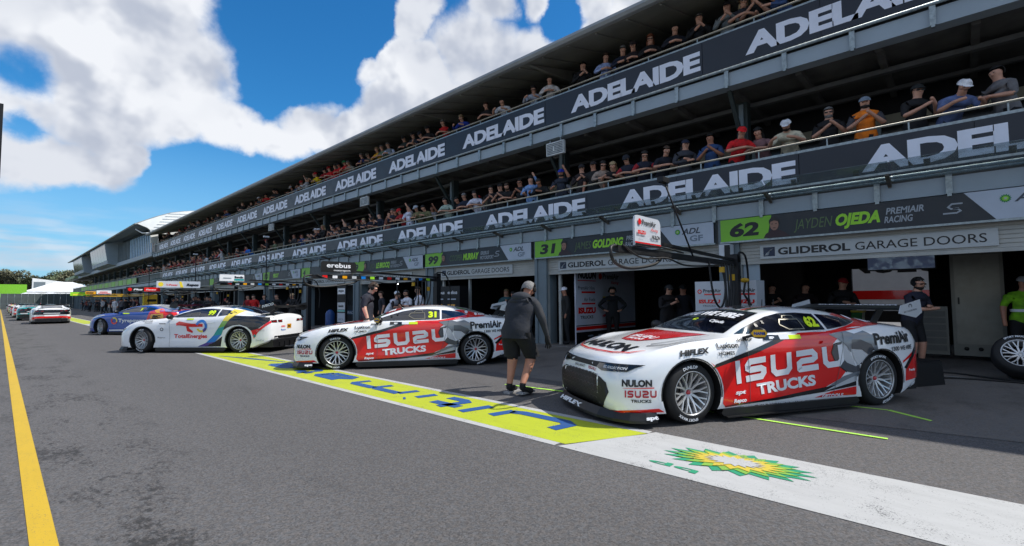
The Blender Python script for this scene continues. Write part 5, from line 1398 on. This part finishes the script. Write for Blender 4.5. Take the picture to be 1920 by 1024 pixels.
crew(1578, 13.8, 'broad crew member in black with a red headset in front of the open rear door', toC, 'cross', shirt=K_, long=True, headset=True, hat=(150,30,36), scale=1.05)
crew(717, 10.6, 'crew member in a dark team shirt behind the group in white shirts', PI-R(20), 'stand', shirt=(38,40,50), hair='brown')
crew(737, 10.2, 'man in a white and red shirt with one black sleeve, bending forward', R(-60), 'lean', shirt=(206,208,220), sleeve=(34,24,28), hair='brown')
crew(745, 10.9, 'person in a white cap behind the men in white and red shirts', PI+R(40), 'stand', shirt=(40,44,60), hat=(222,226,234))
crew(764, 10.2, 'bearded man in a white shirt with red collar and sunglasses, middle of the group', PI, 'cross', shirt=(206,208,220), beard=True, glasses=True)
crew(787, 9.7, 'tall man in a white shirt with red cuffs, right of the group', PI-R(20), 'stand', shirt=(206,208,220), glasses=True, hair='brown', scale=1.05)
crew(950, 12.6, 'woman in a teal top in the garage behind the middle car', toC, 'phone', shirt=(60,100,110), long_hair=True, hair='blond')
crew(964, 12.4, 'man in a black top leaning in the garage beside the woman in teal', toC, 'lean', shirt=K_, skin=1)
crew(549, 9.6, 'man in a tan bucket hat and black top beside the tall sponsor panel', toC, 'cross', shirt=(28,28,30), long=True, hat=(196,164,124))
crew(520, 10.1, 'man in black seen between the grey posts, left of the bucket hat', toC, 'cross', shirt=K_, long=True)
crew(497, 10.1, 'man in a dark blue team top right of the crew in red', toC, 'stand', shirt=(30,50,74), headset=True)
crew(477, 9.8, 'crew member in bright red overalls above the white car', toC, 'stand', shirt=(200,28,30), long=True, trousers=cloth((180,24,28)), headset=True)
crew(466, 10.4, 'second crew member in darker red behind the red overalls', toC, 'stand', shirt=(150,28,34), long=True)
crew(432, 9.3, 'crew member in black and a red cap leaning above the white car', R(150), 'lean2', shirt=(34,36,40), long=True, hat=(150,40,46))
crew(364, 9.6, 'crew member in a white shirt bending beside the red gas bottles', R(150), 'lean2', shirt=(206,208,226), long=True)
crew(277, 9.6, 'crew member in a pale blue shirt far down the lane', R(150), 'stand', shirt=(110,160,200), long=True)
crew(216, 8.2, 'crew member in white overalls far down the lane', toC, 'stand', shirt=(190,192,200), long=True, trousers=cloth((180,180,186)))
crew(193, 8.0, 'crew member in grey, one leg forward, far down the lane', toC, 'stride', shirt=(150,154,160), long=True)
random.seed(11)
for i in range(56):
    px = 150+random.random()**1.2*250
    X = random.uniform(8.6, 11.3)
    crew(px, X, 'small crew member in dark kit in the crowded far pit lane', random.uniform(2, 4.6), random.choice(['stand','hips','cross','stride','phone','lean']), shirt=random.choice([K_,K_,K_,(34,36,44),(60,60,66),(100,100,106),(120,40,44)]), long=random.random() < .6,
         headset=random.random() < .4, hat=random.choice([None, (30,30,34)]), skin=random.choice([0,1,4]), group='crew in the far pit lane', trousers=random.choice([BLACKC, NAVY]))

def gantry(label, s, x0, x1, z, hang=True, dots=None, col_m=None, mast=True):
    t = thing('gantry', label, 'gantry', (x1, s, 0), 0, 'equipment gantries over the pit boxes')
    L = x0-x1
    MB().box(0,-.04,z-.045, L,.04,z+.045).bar((0,0,z+.08),(L*.7,0,z+.16),.05).build('boom', col_m or PIPE, t)
    MB().tube(crv([(L,.0,z+.04),(L-.22,-.06,z-.02),(L-.16,-.08,z-.2),(L+.25,-.08,z-.26),(L+1.0,-.05,z-.17),(L+1.3,0,z-.05)]), .022, 7).tube(crv([(L+.1,-.05,z+.05),(L+.6,-.07,z-.1),(L+1.4,-.06,z-.06),(L+2.2,-.06,z-.14),(-.6,-.05,z-.04)]), .014, 6).tube(crv([(L+.4,-.05,z+.05),(L+1.1,-.06,z+.1),(L+2.,-.06,z+.06)]), .012, 6).build('hose_loop', HOSE, t)
    if mast:
        MB().box(-.08,-.08,0,.08,.08,z+.2).box(-.35,-.3,0,.35,.3,.14).build('mast', PIPE, t)
        b = MB()
        for k in range(4):
            b.tube(crv([(-.3-k*.16,-.06,z-.02),(-.36-k*.14,-.09,z-.5-k*.06),(-.55-k*.12,-.12,z-1.0),(-.3-k*.05,-.2,z-1.35)]), .020, 6)
        b.tube(crv([(0,-.1,z+.05),(-.1,-.12,z+.22),(.22,-.14,z+.16),(.42,-.12,z-.3),(.40,-.12,z-1.0)]), .020, 6)
        b.tube(crv([(-1.5,-.05,z-.02),(-1.45,-.1,z-.65),(-1.15,-.12,z-.85),(-.85,-.1,z-.5),(-.9,-.05,z-.03)]), .018, 6)
        b.build('hoses', HOSE, t)
        MB().box(-.46,-.12,z-.34,-.38,-.04,z-.22).box(-.98,-.12,z-.2,-.92,-.04,z-.1).build('tool_holder', YELM, t)
    if dots:
        x = L+.25; k = 0
        while x < -.2:
            MB().box(x, -.056, z-.035, x+.13, -.0505, z+.035).build('sticker', dots[k % len(dots)], t); x += .27; k += 1
    return t
def gantry_sign(label, s, xa, xb, z0, z1, m, prints, corner=.08, group='sign boards on the gantries'):
    t = thing('gantry_sign', label, 'sign', (xa, s-.02, z0), 0, group)
    w, h = xb-xa, z1-z0; c = corner
    MB().prism([(0,0),(w,0),(w,h-c),(w-c*.3,h-c*.3),(w-c,h),(c,h),(c*.3,h-c*.3),(0,h-c)], 0, .03, frame=lambda a, b, d: (a, d, b)).build('panel', m, t)
    for k, (nm, sh, m_) in enumerate(prints): flat(nm, sh, (0, -.004-.003*k, 0), (1,0,0), (0,0,1), m_, t)
    return t
DOTS = [C_RED, C_WHT, C_ORG, C_LG, C_SKY, LIM, C_WHT]
# nearest gantry: white board
gantry('black equipment gantry with hoses over the space behind the nearest car', 3.35, 5.6, 10.2, 2.06)
gantry_sign('white sign board with red and black stripes on the nearest gantry', 3.3, 6.0, 6.78, 2.13, 2.56, WPAN, [
   ('stripe', rect(0,.035,.78,.055), C_RED), ('stripe', rect(0,.0,.78,.03), BLK), ('lettering', txt('PremiAir', .085, .42, .02, 0, .20, .30), BLK), ('lettering', txt('Racing', .045, .22, .01, .4, .46, .235), C_RED),
   ('logo', disc(.12,.34,.045,12), C_RED), ('lettering', merge(*[([(.06+a*.20/1.0, .165+b) for a, b in txt('ISUZU', .055, 1.15, .06)[0]], txt('ISUZU', .055, 1.15, .06)[1])]), C_RED),
   ('lettering', txt('NULON', .06, .26, .05, .1, .46, .12), BLK), ('lettering', txt('TRUCKS', .022, .14, .0, 0, .12, .125), BLK)])
t = thing('camera_pole', 'long black pole with a small camera at its top leaning up from the nearest gantry', 'pole', (8.0, 3.3, 2.1))
MB().tube([(0,0,0),(-.5,0,.54),(-1.0,0,1.08)], .014, 7).build('pole', PIPE, t); MB().box(-1.15,-.05,1.07,-.93,.05,1.15).build('camera', PIPE, t); MB().box(-1.0,-.04,1.151,-.94,.04,1.16).build('lamp_top', GALV, t)
# white refuel cabinets below it
for k, (a, b, lab) in enumerate(((4.35, 3.72, 'left white cabinet panel with red and black lettering under the nearest gantry'), (3.66, 3.08, 'right white cabinet panel with red and black lettering under the nearest gantry'))):
    t = thing('cabinet', lab, 'cabinet', (10.62, a, 0), 0, 'white cabinets by the garage pillar')
    MB().box(0,0,.1,.55,b-a,1.74).build('shell', WPAN, t); MB().box(.04,-.04,.004,.5,b-a+.04,.10).build('base', PIPE, t)
    P_ = lambda nm, sh, m_: plane_sign(t, sh, 0, 0, m_, t, nm)
    P_('logo', ring2(.10,1.52,.025,.05), C_RED); P_('lettering', txt('PremiAir', .08, .38, .015, 0, .18, 1.50), BLK); P_('stripe', rect(.20,1.44,.56,1.475), C_RED)
    P_('lettering', txt('ISUZU', .09, .46, .06, 0, .08, 1.26), C_RED); P_('lettering', txt('TRUCKS', .035, .28, .0, 0, .16, 1.19), BLK)
t = thing('fuel_nozzle', 'yellow and black refuelling nozzle hanging over the right white cabinet', 'nozzle', (10.5, 3.35, 1.72))
MB().tube([(0,.12,.1),(0,.0,.06)], .05, 10).build('barrel', PIPE, t); MB().ell((0,-.08,.02), (.05,.10,.05), 10, 6).build('grip', YELM, t)
MB().tube([(0,-.1,0),(.02,-.05,-.25),(0,-.2,-.5)], .022, 6).build('hose', HOSE, t)
t = thing('loudspeaker', 'white wedge loudspeaker on the pillar between the two nearest garages', 'loudspeaker', (11.2, S(0)-.12, 2.42))
MB().box(0,-.14,-.17,.24,.10,.17).build('case', WPAN, t); MB().box(-.01,-.142,-.15,-.001,-.02,.15).build('grille', PIPE, t)
# black gantry of the white car's team
gantry('black equipment gantry with a row of small stickers behind the middle car', 11.9, 5.35, 9.3, 2.0, dots=DOTS)
gantry_sign('black rounded sign board with white lettering on the second gantry', 11.85, 5.55, 6.52, 2.12, 2.40, BLKG, [('lettering', txt('erebus', .13, .66, .02, 0, .15, .12), C_WHT), ('lettering', txt('motorsport', .05, .46, .01, 0, .34, .03), C_WHT)], .06)
gantry('black gantry dotted with stickers over the white car\'s tail', 20.5, 5.7, 9.1, 2.06, dots=DOTS)
gantry_sign('white and teal sign board over the white car\'s roof', 20.4, 5.65, 6.50, 2.16, 2.41, C_WHT, [('band', rect(.50,.02,.84,.09), C_TEAL), ('lettering', txt('Bendix', .09, .32, .045, 0, .51, .11), BLK), ('block', rect(.12,.10,.40,.13), GRYT)], .02)
gantry('black gantry behind the blue car', 29.5, 5.9, 9.0, 1.98)
gantry_sign('grey and white sign board with a yellow shell emblem', 29.4, 5.35, 7.25, 2.10, 2.44, LOGW, [('left_half', rect(0.02,.02,1.15,.32), WPAN), ('emblem', burst(9,.10,.125,1,1)[0] and ([(a+.18, b+.17) for a, b in burst(9,.10,.125,1,1)[0]], burst(9,.1,.125,1,1)[1]), C_YP), ('divider', poly((1.02,.02),(1.15,.02),(1.05,.32),(.95,.32)), C_YP), ('lettering', txt('V-Power', .10, .5, .02, 0, .40, .10), C_RED), ('lettering', txt('Repco', .13, .55, .06, .2, 1.28, .10), BLK)], .02)
gantry('black gantry with a black and red board, far down the lane', 40, 5.9, 9.2, 2.0)
gantry_sign('black and red sign board far down the lane', 39.9, 5.65, 7.5, 2.07, 2.37, BLKG, [('red_half', rect(.95,.02,1.83,.28), C_RED), ('logo', disc(.2,.15,.11,14), C_RED), ('lettering', txt('Plus', .12, .5, .05, .2, .38, .09), C_WHT), ('lettering', txt('Fitness', .1, .55, .02, .2, 1.05, .09), C_WHT)], .02)
gantry('yellow gantry far down the lane', 52, 4.8, 9.6, 1.9, col_m=YELM)
gantry_sign('white and red sign board far down the lane', 51.9, 5.45, 6.4, 2.06, 2.36, C_WHT, [('stripe', rect(.1,.03,.9,.08), C_RED), ('block', rect(.2,.13,.7,.2), C_RED)], .02)
gantry_sign('yellow and brown sign board far down the lane', 51.8, 4.75, 5.4, 2.04, 2.28, C_ORG, [('block', rect(.06,.06,.5,.16), BLK)], .02)
gantry_sign('lime sign board farthest down the lane', 70, 5.2, 6.8, 2.1, 2.5, LIM, [('block', rect(.2,.08,1.0,.2), C_YP)], .02)
t = thing('sponsor_panel', 'yellow sponsor panel on a post far down the lane', 'panel', (8.3, 50, 0)); MB().box(0,0,.1,.9,.05,2.0).build('board', YELM, t); MB().box(-.1,-.02,0,-.02,.06,2.1).build('post', C_YP, t)
flat('block', rect(.1,.0,.75,.2), (.1,-.004,1.4), (1,0,0), (0,0,1), BLK, t)
# tall sponsor panels and tool walls
t = thing('sponsor_panel', 'tall dark panel with pale sponsor blocks beside the bucket hat', 'panel', (10.0, 19.75, 0)); MB().box(0,0,0.004,.08,-.75,2.1).build('board', PIPE, t)
for z0, z1, m_, tx, tm in ((1.0,1.30,WPAN,'Bendix',BLK), (.9,.99,C_TEAL,'',BLK), (.45,.85,LOGW,'era',GRYT), (1.65,1.9,C_WHT,'mpe',BLK)):
    plane_sign(t, rect(.05,z0,.70,z1), 0, 0, m_, t, 'block')
    if tx: plane_sign(t, txt(tx, .11, .45, .04, 0, .14, z0+.1), 0, 0, tm, t, 'lettering', .008)
t = thing('tool_wall', 'black tool cabinet wall with white lettering and amber badges', 'cabinet', (10.9, 14.2, 0)); MB().box(0,0,.004,.4,-1.5,1.86).build('shell', PIPE, t)
for u_ in (.15, .85):
    plane_sign(t, txt('erebus', .13, .52, .02, 0, u_, 1.58), 0, 0, C_WHT, t); plane_sign(t, rect(u_,1.38,u_+.45,1.42), 0, 0, LOGW, t, 'block')
    plane_sign(t, rect(u_,1.05,u_+.4,1.22), 0, 0, C_ORG, t, 'badge'); plane_sign(t, txt('BiC', .08, .2, .04, 0, u_+.1, 1.1), 0, 0, BLK, t, 'lettering', .008)
    plane_sign(t, rect(u_,.78,u_+.45,.95), 0, 0, LOGW, t, 'block')
# printed wall in the second garage, drawn along its left partition
t = thing('printed_wall', 'white printed wall with black and red lettering inside the second garage', 'wall panel', (11.95, 8.55, 0))
PWL = ink('printed white', rgb(202,204,216)); MB().box(0,0,.004,3.6,.05,2.35).build('panel', PWL, t)
def PW(sh, m_, k=0, nm='lettering'): flat(nm, sh, (0,-.004-.003*k,0), (1,0,0), (0,0,1), m_, t)
PW(txt('NULON', .26, 1.0, .05, .1, .12, 2.0), BLK); PW(rect(.1,1.93,1.1,1.955), C_RED); PW(txt('PremiAir', .19, 1.0, .02, .1, 1.5, 2.02), BLK); PW(disc(1.36,2.1,.1), C_RED); PW(txt('Racing', .1, .5, .01, .4, 2.0, 1.86), C_RED)
PW(txt('PremiAir Hire', .12, .90, .01, 0, .12, 1.66), BLK); PW(rect(.3,1.55,1.05,1.61), C_RED); PW(txt('Air Fuels', .12, .62, .01, 0, .42, 1.30), BLK); PW(rect(.3,1.20,1.05,1.25), C_RED)
PW(txt('ISUZU', .2, .95, .07, 0, .12, .92), C_RED); PW(txt('TRUCKS', .1, .7, .03, 0, .22, .76), BLK); PW(txt('HIFLEX', .09, .45, .04, .3, 1.45, .78), C_RED); PW(rect(1.5,1.3,2.0,1.45), C_YP)
PW(rect(0,.42,3.6,.52), C_RED); PW(rect(0,.54,3.6,.57), BLK); PW(rect(0,.005,3.6,.36), BLK, 0, 'band'); PW(merge(txt('meta', .07, .3, .02, 0, .6, .2), txt('transit', .07, .35, .02, 0, 1.2, .2), txt('AVA', .07, .2, .03, 0, 1.9, .2)), LOGW, 1)
# dark team wall in the fourth garage
t = thing('printed_wall', 'dark printed wall with large grey lettering inside the garage left of the white shirts', 'wall panel', (13.2, S(4)-.6, 0)); MB().box(0,0,.004,.05,-4.6,2.3).build('panel', mat('dark print', rgb(40,44,50)), t)
plane_sign(t, txt('endix', .5, 2.4, .05, 0, .4, 1.1), 0, 0, ink('black on dark', rgb(12,12,14)), t); plane_sign(t, rect(.3,.6,3.2,.85), 0, 0, ink('dull blue', rgb(36,70,96)), t, 'band'); plane_sign(t, txt('RACING', .15, 1.2, .04, 0, 1.2, .65), 0, 0, LOGW, t, 'lettering', .008)
# nearest garage interior
t = thing('tool_cabinet', 'tall grey steel cabinet with double doors in the nearest garage', 'cabinet', (14.2, .18, 0)); GS = mat('grey cabinet steel', rgb(124,124,116), .5, .3, .15, 2.)
MB().box(0,0,.1,.6,-.82,2.35).build('shell', GS, t); MB().box(-.015,-.06,.35,-.001,-.76,2.25).build('door', mat('cabinet door steel', rgb(140,140,130), .45, .3, .2, 2.), t); MB().box(-.03,-.10,1.2,-.016,-.13,1.35).build('handle', PIPE, t)
b = MB()
for k in range(3): b.lathe([(.0001,-.02),(.04,-.02),(.04,-.001)], 10, 'x', 0, (0,-.2-k*.22,.25))
b.build('knobs', PIPE, t)
t = thing('tool_chest', 'low grey tool chest with wide drawers beside the tall cabinet', 'cabinet', (14.2, 1.0, 0)); MB().box(0,0,.1,.6,-.75,1.15).build('shell', GS, t)
for k in range(6): MB().box(-.02,-.04,.18+k*.15,-.001,-.71,.30+k*.15).build('drawer', mat('drawer steel', rgb(100,100,96), .5, .3), t)
t = thing('wall_screen', 'flat screen showing a blue sky and red car above the tool chest', 'screen', (14.6, 1.7, 2.0))
scr = bpy.data.materials.new('screen picture'); scr.use_nodes = True; g_ = NG(scr.node_tree); tc_ = g_.n('ShaderNodeTexCoord').outputs['Object']
scr.node_tree.nodes['Principled BSDF'].inputs['Emission Strength'].default_value = .5
scr.node_tree.links.new(g_.mix(g_.ss(g_.noise(tc_, 5., 4, .6), .45, .6), rgb(18,34,62), rgb(70,86,104)), scr.node_tree.nodes['Principled BSDF'].inputs['Emission Color'])
MB().box(0,0,0,.06,-1.3,.55).build('housing', PIPE, t); flat('picture', rect(.03,.03,1.27,.52), (-.004,0,0), (0,-1,0), (0,0,1), scr, t)
t = thing('wheelie_bin', 'bright green bin with a yellow lid behind the open garage', 'bin', (16.0, 2.25, .004)); MB().prism([(-.22,0),(.22,0),(.28,.95),(-.28,.95)], -.25, .25, frame=lambda a, b, c: (c, a, b)).build('bin_body', mat('bin green', rgb(24,130,54), .4), t); MB().box(-.28,-.3,.951,.28,.3,1.0).build('lid', mat('lid yellow', rgb(220,200,50), .5), t)
t = thing('transporter', 'white race transporter with a red stripe seen through the open garage', 'truck', (24, -7.5, 0))
MB().box(0,0,.8,2.4,14,3.9).build('trailer', C_WHT, t); MB().box(-.012,0,1.25,-.001,14,1.6).build('red_stripe', C_RED, t); MB().box(.1,.1,.35,2.3,13.9,.799).build('chassis', PIPE, t)
for y in (3,4.2,5.4,11): MB().lathe([(.0001,-.02),(.3,-.02),(.48,.0),(.48,.28)], 20, 'x', 0, (0,y,.48)).build('tyre', TYRE, t)
flat('lettering', txt('NULON', .8, 4.0, .05), (-.006, 11, 2.3), (0,-1,0), (0,0,1), BLK, t)
t = thing('equipment_case', 'low black equipment case behind the nearest car\'s tail', 'case', (9.95, .62, .004), R(150)); MB().prism([(-.35,0),(.35,0),(.30,.36),(-.30,.36)], -.22, .22, frame=lambda a, b, c: (a, c, b)).build('shell', CARBON, t); MB().box(-.29,-.2,.361,.29,.2,.38).build('lid', PIPE, t)
# spare wheels by the nearest garage
def spare(label, loc, rx, rz):
    w = thing('spare_wheel', label, 'wheel', loc, 0, 'spare wheels by the garage'); w.rotation_euler = (rx, 0, rz)
    for nm, me in (('tyre', TYRE_ME), ('rim', RIM_ME), ('inner_barrel', BACK_ME), ('sidewall_lettering', TXA), ('sidewall_lettering', TXB)): link(nm, me, w)
spare('upper spare wheel tipped towards the camera at the right edge', (11.35, -.64, .40), R(30), R(92))
spare('lower spare wheel lying flat under the tipped one', (11.75, -.82, .16), R(89.), R(100))
for k, pts in enumerate(([(10.4,.9),(10.9,.2),(11.0,-.4),(10.9,-1.2),(10.7,-2.4)], [(11.4,.9),(11.6,.2),(11.3,-.3),(11.0,-1.3),(10.9,-2.6)])):
    b = MB(); P = [Vector((a, c, .02)) for a, c in pts]; sm = []
    for i in range(len(P)-1):
        for q in range(6): 
            u_ = q/6; p0, p1, p2, p3 = P[max(i-1,0)], P[i], P[i+1], P[min(i+2,len(P)-1)]
            sm.append(.5*((2*p1)+(p2-p0)*u_+(2*p0-5*p1+4*p2-p3)*u_*u_+(3*p1-p0-3*p2+p3)*u_**3))
    o = b.tube(sm+[P[-1]], .016, 6).build('air_hose', HOSE); tag(o, ['black air hose curving over the apron, the nearer of two', 'black air hose curving over the apron, nearer the garage'][k], 'hose', 'hoses on the apron')
# odds and ends in the middle garages
for k, (X, s, lab, m_) in enumerate(((10.6, 21.6, 'blue drum on the floor by the dark printed wall', mat('drum blue', rgb(30,70,130), .4)), (10.2, 31.5, 'red gas bottle beside the white shirt, left one', C_RED), (10.2, 32.3, 'red gas bottle beside the white shirt, right one', C_RED))):
    o = MB().lathe([(.0001,0),(.2,0),(.21,.05),(.21,.75),(.17,.85),(.06,.95),(.0001,.96)], 16, 'z').build('drum' if k == 0 else 'gas_bottle', m_); o.location = (X, s, .004); tag(o, lab, 'drum' if k == 0 else 'gas bottle')
for k, s in enumerate((24, 36, 50)):
    t = thing('light_pole', f'thin dark pole with small lamp head before the lower deck, {ORD[k]} from right', 'pole', (8.6, s, 0), 0, 'lamp poles in the pit lane')
    MB().tube([(0,0,0),(0,0,4.4)], .025, 6).build('pole', PIPE, t); MB().box(-.15,-.04,4.4,.1,.04,4.47).build('lamp_head', WPAN, t)

# ================================================================ FAR WING, TREES, TENTS
ct = thing('control_building', 'far wing with glazed control boxes, fins and a pale curved roof', 'building', (11.5, 100, 0))
def CB(mb, name, m):
    o = mb.build(name, m); o.parent = ct; o.matrix_parent_inverse = Matrix.Translation((-11.5, -100, 0)); return o
CB(MB().box(11.5,66,6.5,20,153,7.0), 'floor_band', STEELW); CB(MB().box(12.1,66,7.0,20,152,10.2), 'glazing', GLASS)
for k in range(24):
    s = 67+k*1.05
    CB(MB().box(11.6,s,6.98,11.68,s+.30,9.3+.02*k), 'fin', mat('blue fin', rgb(170,205,232), .4) if k < 13 else COLM)
for (a, c_, lab) in ((89.5,106,'n'), (118,133.5,'f')):
    CB(MB().prism([(10.5,6.9),(12.1,6.6),(12.1,10.2),(10.1,9.75)], a, c_, frame=lambda x, z, s: (x, s, z)), 'control_box', STEELW)
    n_p = 6; w = (c_-a-.5)/n_p
    for k in range(n_p):
        CB(MB().add([(10.43,a+.25+k*w+.04,7.4),(10.43,a+.25+(k+1)*w-.04,7.4),(10.10,a+.25+(k+1)*w-.04,9.6),(10.10,a+.25+k*w+.04,9.6),(10.47,a+.25+k*w+.04,7.4),(10.47,a+.25+(k+1)*w-.04,7.4),(10.14,a+.25+(k+1)*w-.04,9.6),(10.14,a+.25+k*w+.04,9.6)],
            [(0,1,2,3),(7,6,5,4),(0,4,5,1),(1,5,6,2),(2,6,7,3),(3,7,4,0)]), 'pane', mat('mirror glazing', rgb(84,88,66), .12, .55, .5, .35))
rf = [(9.9,9.86),(9.82,9.96),(10.0,10.05),(11.8,11.0),(13.05,11.55),(14.3,11.88),(16,12.2),(22,12.6),(22,12.3),(16,11.9),(12,10.7),(10.2,9.95)]
CB(MB().prism(rf, 65.6, 141, frame=lambda x, z, s: (x, s, z)), 'curved_roof', ROOFM)
MEMB = mat('white membrane', rgb(232,233,230), .6, 0, .05, 1.)
ew = [(10.03,9.9),(10.87,10.4),(11.8,10.88),(13.05,11.45),(14.3,11.78),(16,12.1),(21,12.5),(21,9.0),(11.9,9.0),(11.85,7.9),(11.25,7.9),(11.2,9.3),(10.9,9.55)]
CB(MB().prism(ew, 65.2, 65.5, frame=lambda a, b, c: (a, c, b)), 'membrane_end', MEMB)
for k in range(7):
    z_ = 9.35+k*.33; CB(MB().tube([(11.25+k*.25, 65.17, z_), (15.5, 65.17, z_+.25), (20, 65.17, z_+.3)], .02, 5), 'membrane_seam', MEMB)
CB(MB().tube([(10.3,68,9.6),(10.6,66,9.0),(11.1,65,8.95)], .06, 8), 'downpipe', MEMB)
CB(MB().box(10.9,139,6.6,12,160,7.2), 'end_balcony', mat('balcony green', rgb(140,160,120), .6))
for k in range(18): CB(MB().box(11.42,74+k*3.2,3.66,11.49,76.9+k*3.2,4.35), 'lime_banner', LIMB if k % 2 else ink('pale lime', rgb(130,160,90)))
LEAF = mat('eucalypt leaves', (.10,.125,.06), .7, 0, .6, .7); LEAF2 = mat('olive leaves', (.12,.12,.065), .7, 0, .6, .7); BARK = mat('bark', rgb(90,78,66), .9, 0, .3, 4.)
random.seed(5)
def crown_mesh(seed, w, h):
    r_ = random.Random(seed); b = MB(); cl = [(r_.uniform(-w,w)*.7, r_.uniform(-w,w)*.7, r_.uniform(-.3,.45)*h, r_.uniform(.22,.42)*w) for _ in range(16)]
    for (cx, cy, cz, rr) in cl:
        for _ in range(260):
            d = Vector((r_.gauss(0,1), r_.gauss(0,1), r_.gauss(0,.75))).normalized()*rr*r_.uniform(.55,1.05)
            p = Vector((cx,cy,cz))+d; a = Vector((r_.gauss(0,1),r_.gauss(0,1),r_.gauss(0,1))).normalized()*r_.uniform(.18,.42); c = a.orthogonal().normalized()*r_.uniform(.15,.3)
            b.add([p-a,p+c,p+a,p-c], [(0,1,2,3)])
    return b.mesh('crown', [LEAF, LEAF2][seed % 2], doubles=False)
CR = [crown_mesh(s, 6.5, 6) for s in range(3)]
for i, (px, s, h) in enumerate(((-20,260,13.5),(20,255,14.5),(45,262,12.5),(75,250,11.8),(100,258,12.8),(118,250,13.6),(133,262,15.0),(150,240,14.0),(2,300,15.5),(90,300,12.5),(60,300,13.0))):
    c_ = pixdir(px, 520); X = c_.x/c_.y*s
    t = thing('tree', f'grey green gum tree beyond the tents, {ORD[i]} in the row from the left' if i < 8 else f'gum tree in the back row, {ORD[i-8]} of three', 'tree', (X, s, 0), i*1.3, 'trees beyond the end of the lane')
    o = link('crown', CR[i % 3], t, (0,0,h-4.2)); o.scale = (1,1,.8)
    MB().tube([(0,0,0),(.3,.1,h*.4),(.1,-.2,h-5)], [.4,.3,.2], 7).tube([(.3,.1,h*.4),(2.2,.8,h-4.5)], [.2,.1], 6).tube([(.3,.1,h*.45),(-2.,-.8,h-4.5)], [.2,.1], 6).build('trunk', BARK, t)
struct(MB().add([(-300,330,0),(-120,330,9),(40,330,10),(200,330,7),(400,330,0),(-300,420,0),(400,420,0)], [(0,1,5),(1,2,5),(2,6,5),(2,3,6),(3,4,6)]).build('hill', mat('bush green', (.06,.07,.035), .9, 0, .6, .05)))
TENT = mat('tent white', rgb(214,216,218), .7, 0, .04, 1.)
def tent(label, X, s, w, d, z0, z1):
    t = thing('tent', label, 'tent', (X, s, 0), 0, 'white tents at the end of the lane')
    MB().add([(-w/2,0,z0),(w/2,0,z0),(w/2,d,z0),(-w/2,d,z0),(-w*.1,d/2,z1),(w*.1,d/2,z1)], [(0,1,5,4),(1,2,5),(2,3,4,5),(3,0,4),(0,3,2,1)]).build('canopy', TENT, t)
    b = MB()
    for x in (-w/2+.1, 0, w/2-.1): b.box(x-.06,.05,0,x+.06,.17,z0)
    b.build('legs', GALV, t)
tent('large white pitched tent in front of the gum trees', 12.5, 180, 17, 12, 4.3, 7.2)
tent('low white tent with a flat pitched roof left of the large tent', 4.8, 150, 7.5, 6, 2.7, 3.7)
tent('narrow white tent beside the lime wall', 8.6, 160, 5, 6, 2.9, 3.9)
t = thing('grandstand', 'pale wedge shaped stand behind the large tent', 'grandstand', (7, 215, 0)); MB().prism([(0,0),(12,0),(12,7.4),(0,9.2)], 0, 3, frame=lambda a, b, c: (a, c, b)).build('side_wall', MEMB, t); MB().box(.3,-.02,5,3,-.001,8).build('opening', COLM, t)
t = thing('billboard', 'plain lime green hoarding at the far left end of the lane', 'billboard', (-3, 158, 0)); MB().box(0,0,2.6,7.3,.3,5.6).build('panel', LIMB, t); MB().box(.2,.1,0,.4,.25,2.6).box(6.8,.1,0,7,.25,2.6).build('legs', GALV, t)
t = thing('screen_fence', 'dark screened fence across the end of the lane', 'fence', (0, 145, 0))
for k in range(14):
    MB().box(.2+k*1.0,0,.1,1.16+k*1.0,.03,3.3).build('screen', mat('fence screen', rgb(74,82,84), .8, 0, .2, 1.), t); MB().box(.14+k*1.0,-.05,0,.19+k*1.0,.05,3.4).build('post', GALV, t)
t = thing('pit_wall', 'low pale concrete wall along the left edge of the lane', 'wall', (-.45, 20, 0))
for k in range(22): MB().box(0,k*6+.03,0,.48,k*6+5.97,.95).build('block', mat('barrier pale blue', rgb(176,196,206), .7, 0, .1, 1.), t)
b = MB()
for k in range(66): b.box(.2,k*2,.95,.25,k*2+.06,2.3)
b.box(.2,0,2.25,.25,132,2.3); b.build('catch_fence_posts', GALV, t)
t = thing('track_board', 'tall black board cut by the left edge of the picture', 'board', (-.9, 20, 0)); MB().box(0,0,5.0,.80,.2,7.15).box(0,0,1.9,.85,.2,2.95).box(.1,.05,0,.3,.15,5.0).build('board', PIPE, t); flat('round_light', disc(.76,2.7,.1), (0,-.004,0), (1,0,0), (0,0,1), C_RED, t)
t = thing('track_light', 'small red clad marshal post behind the wall at the far left', 'marshal post', (-.75, 32, 0)); MB().box(0,0,.0,.55,.4,1.5).build('post_body', C_RED, t); MB().box(0.05,.05,1.5,.5,.35,1.75).build('post_top', C_WHT, t)
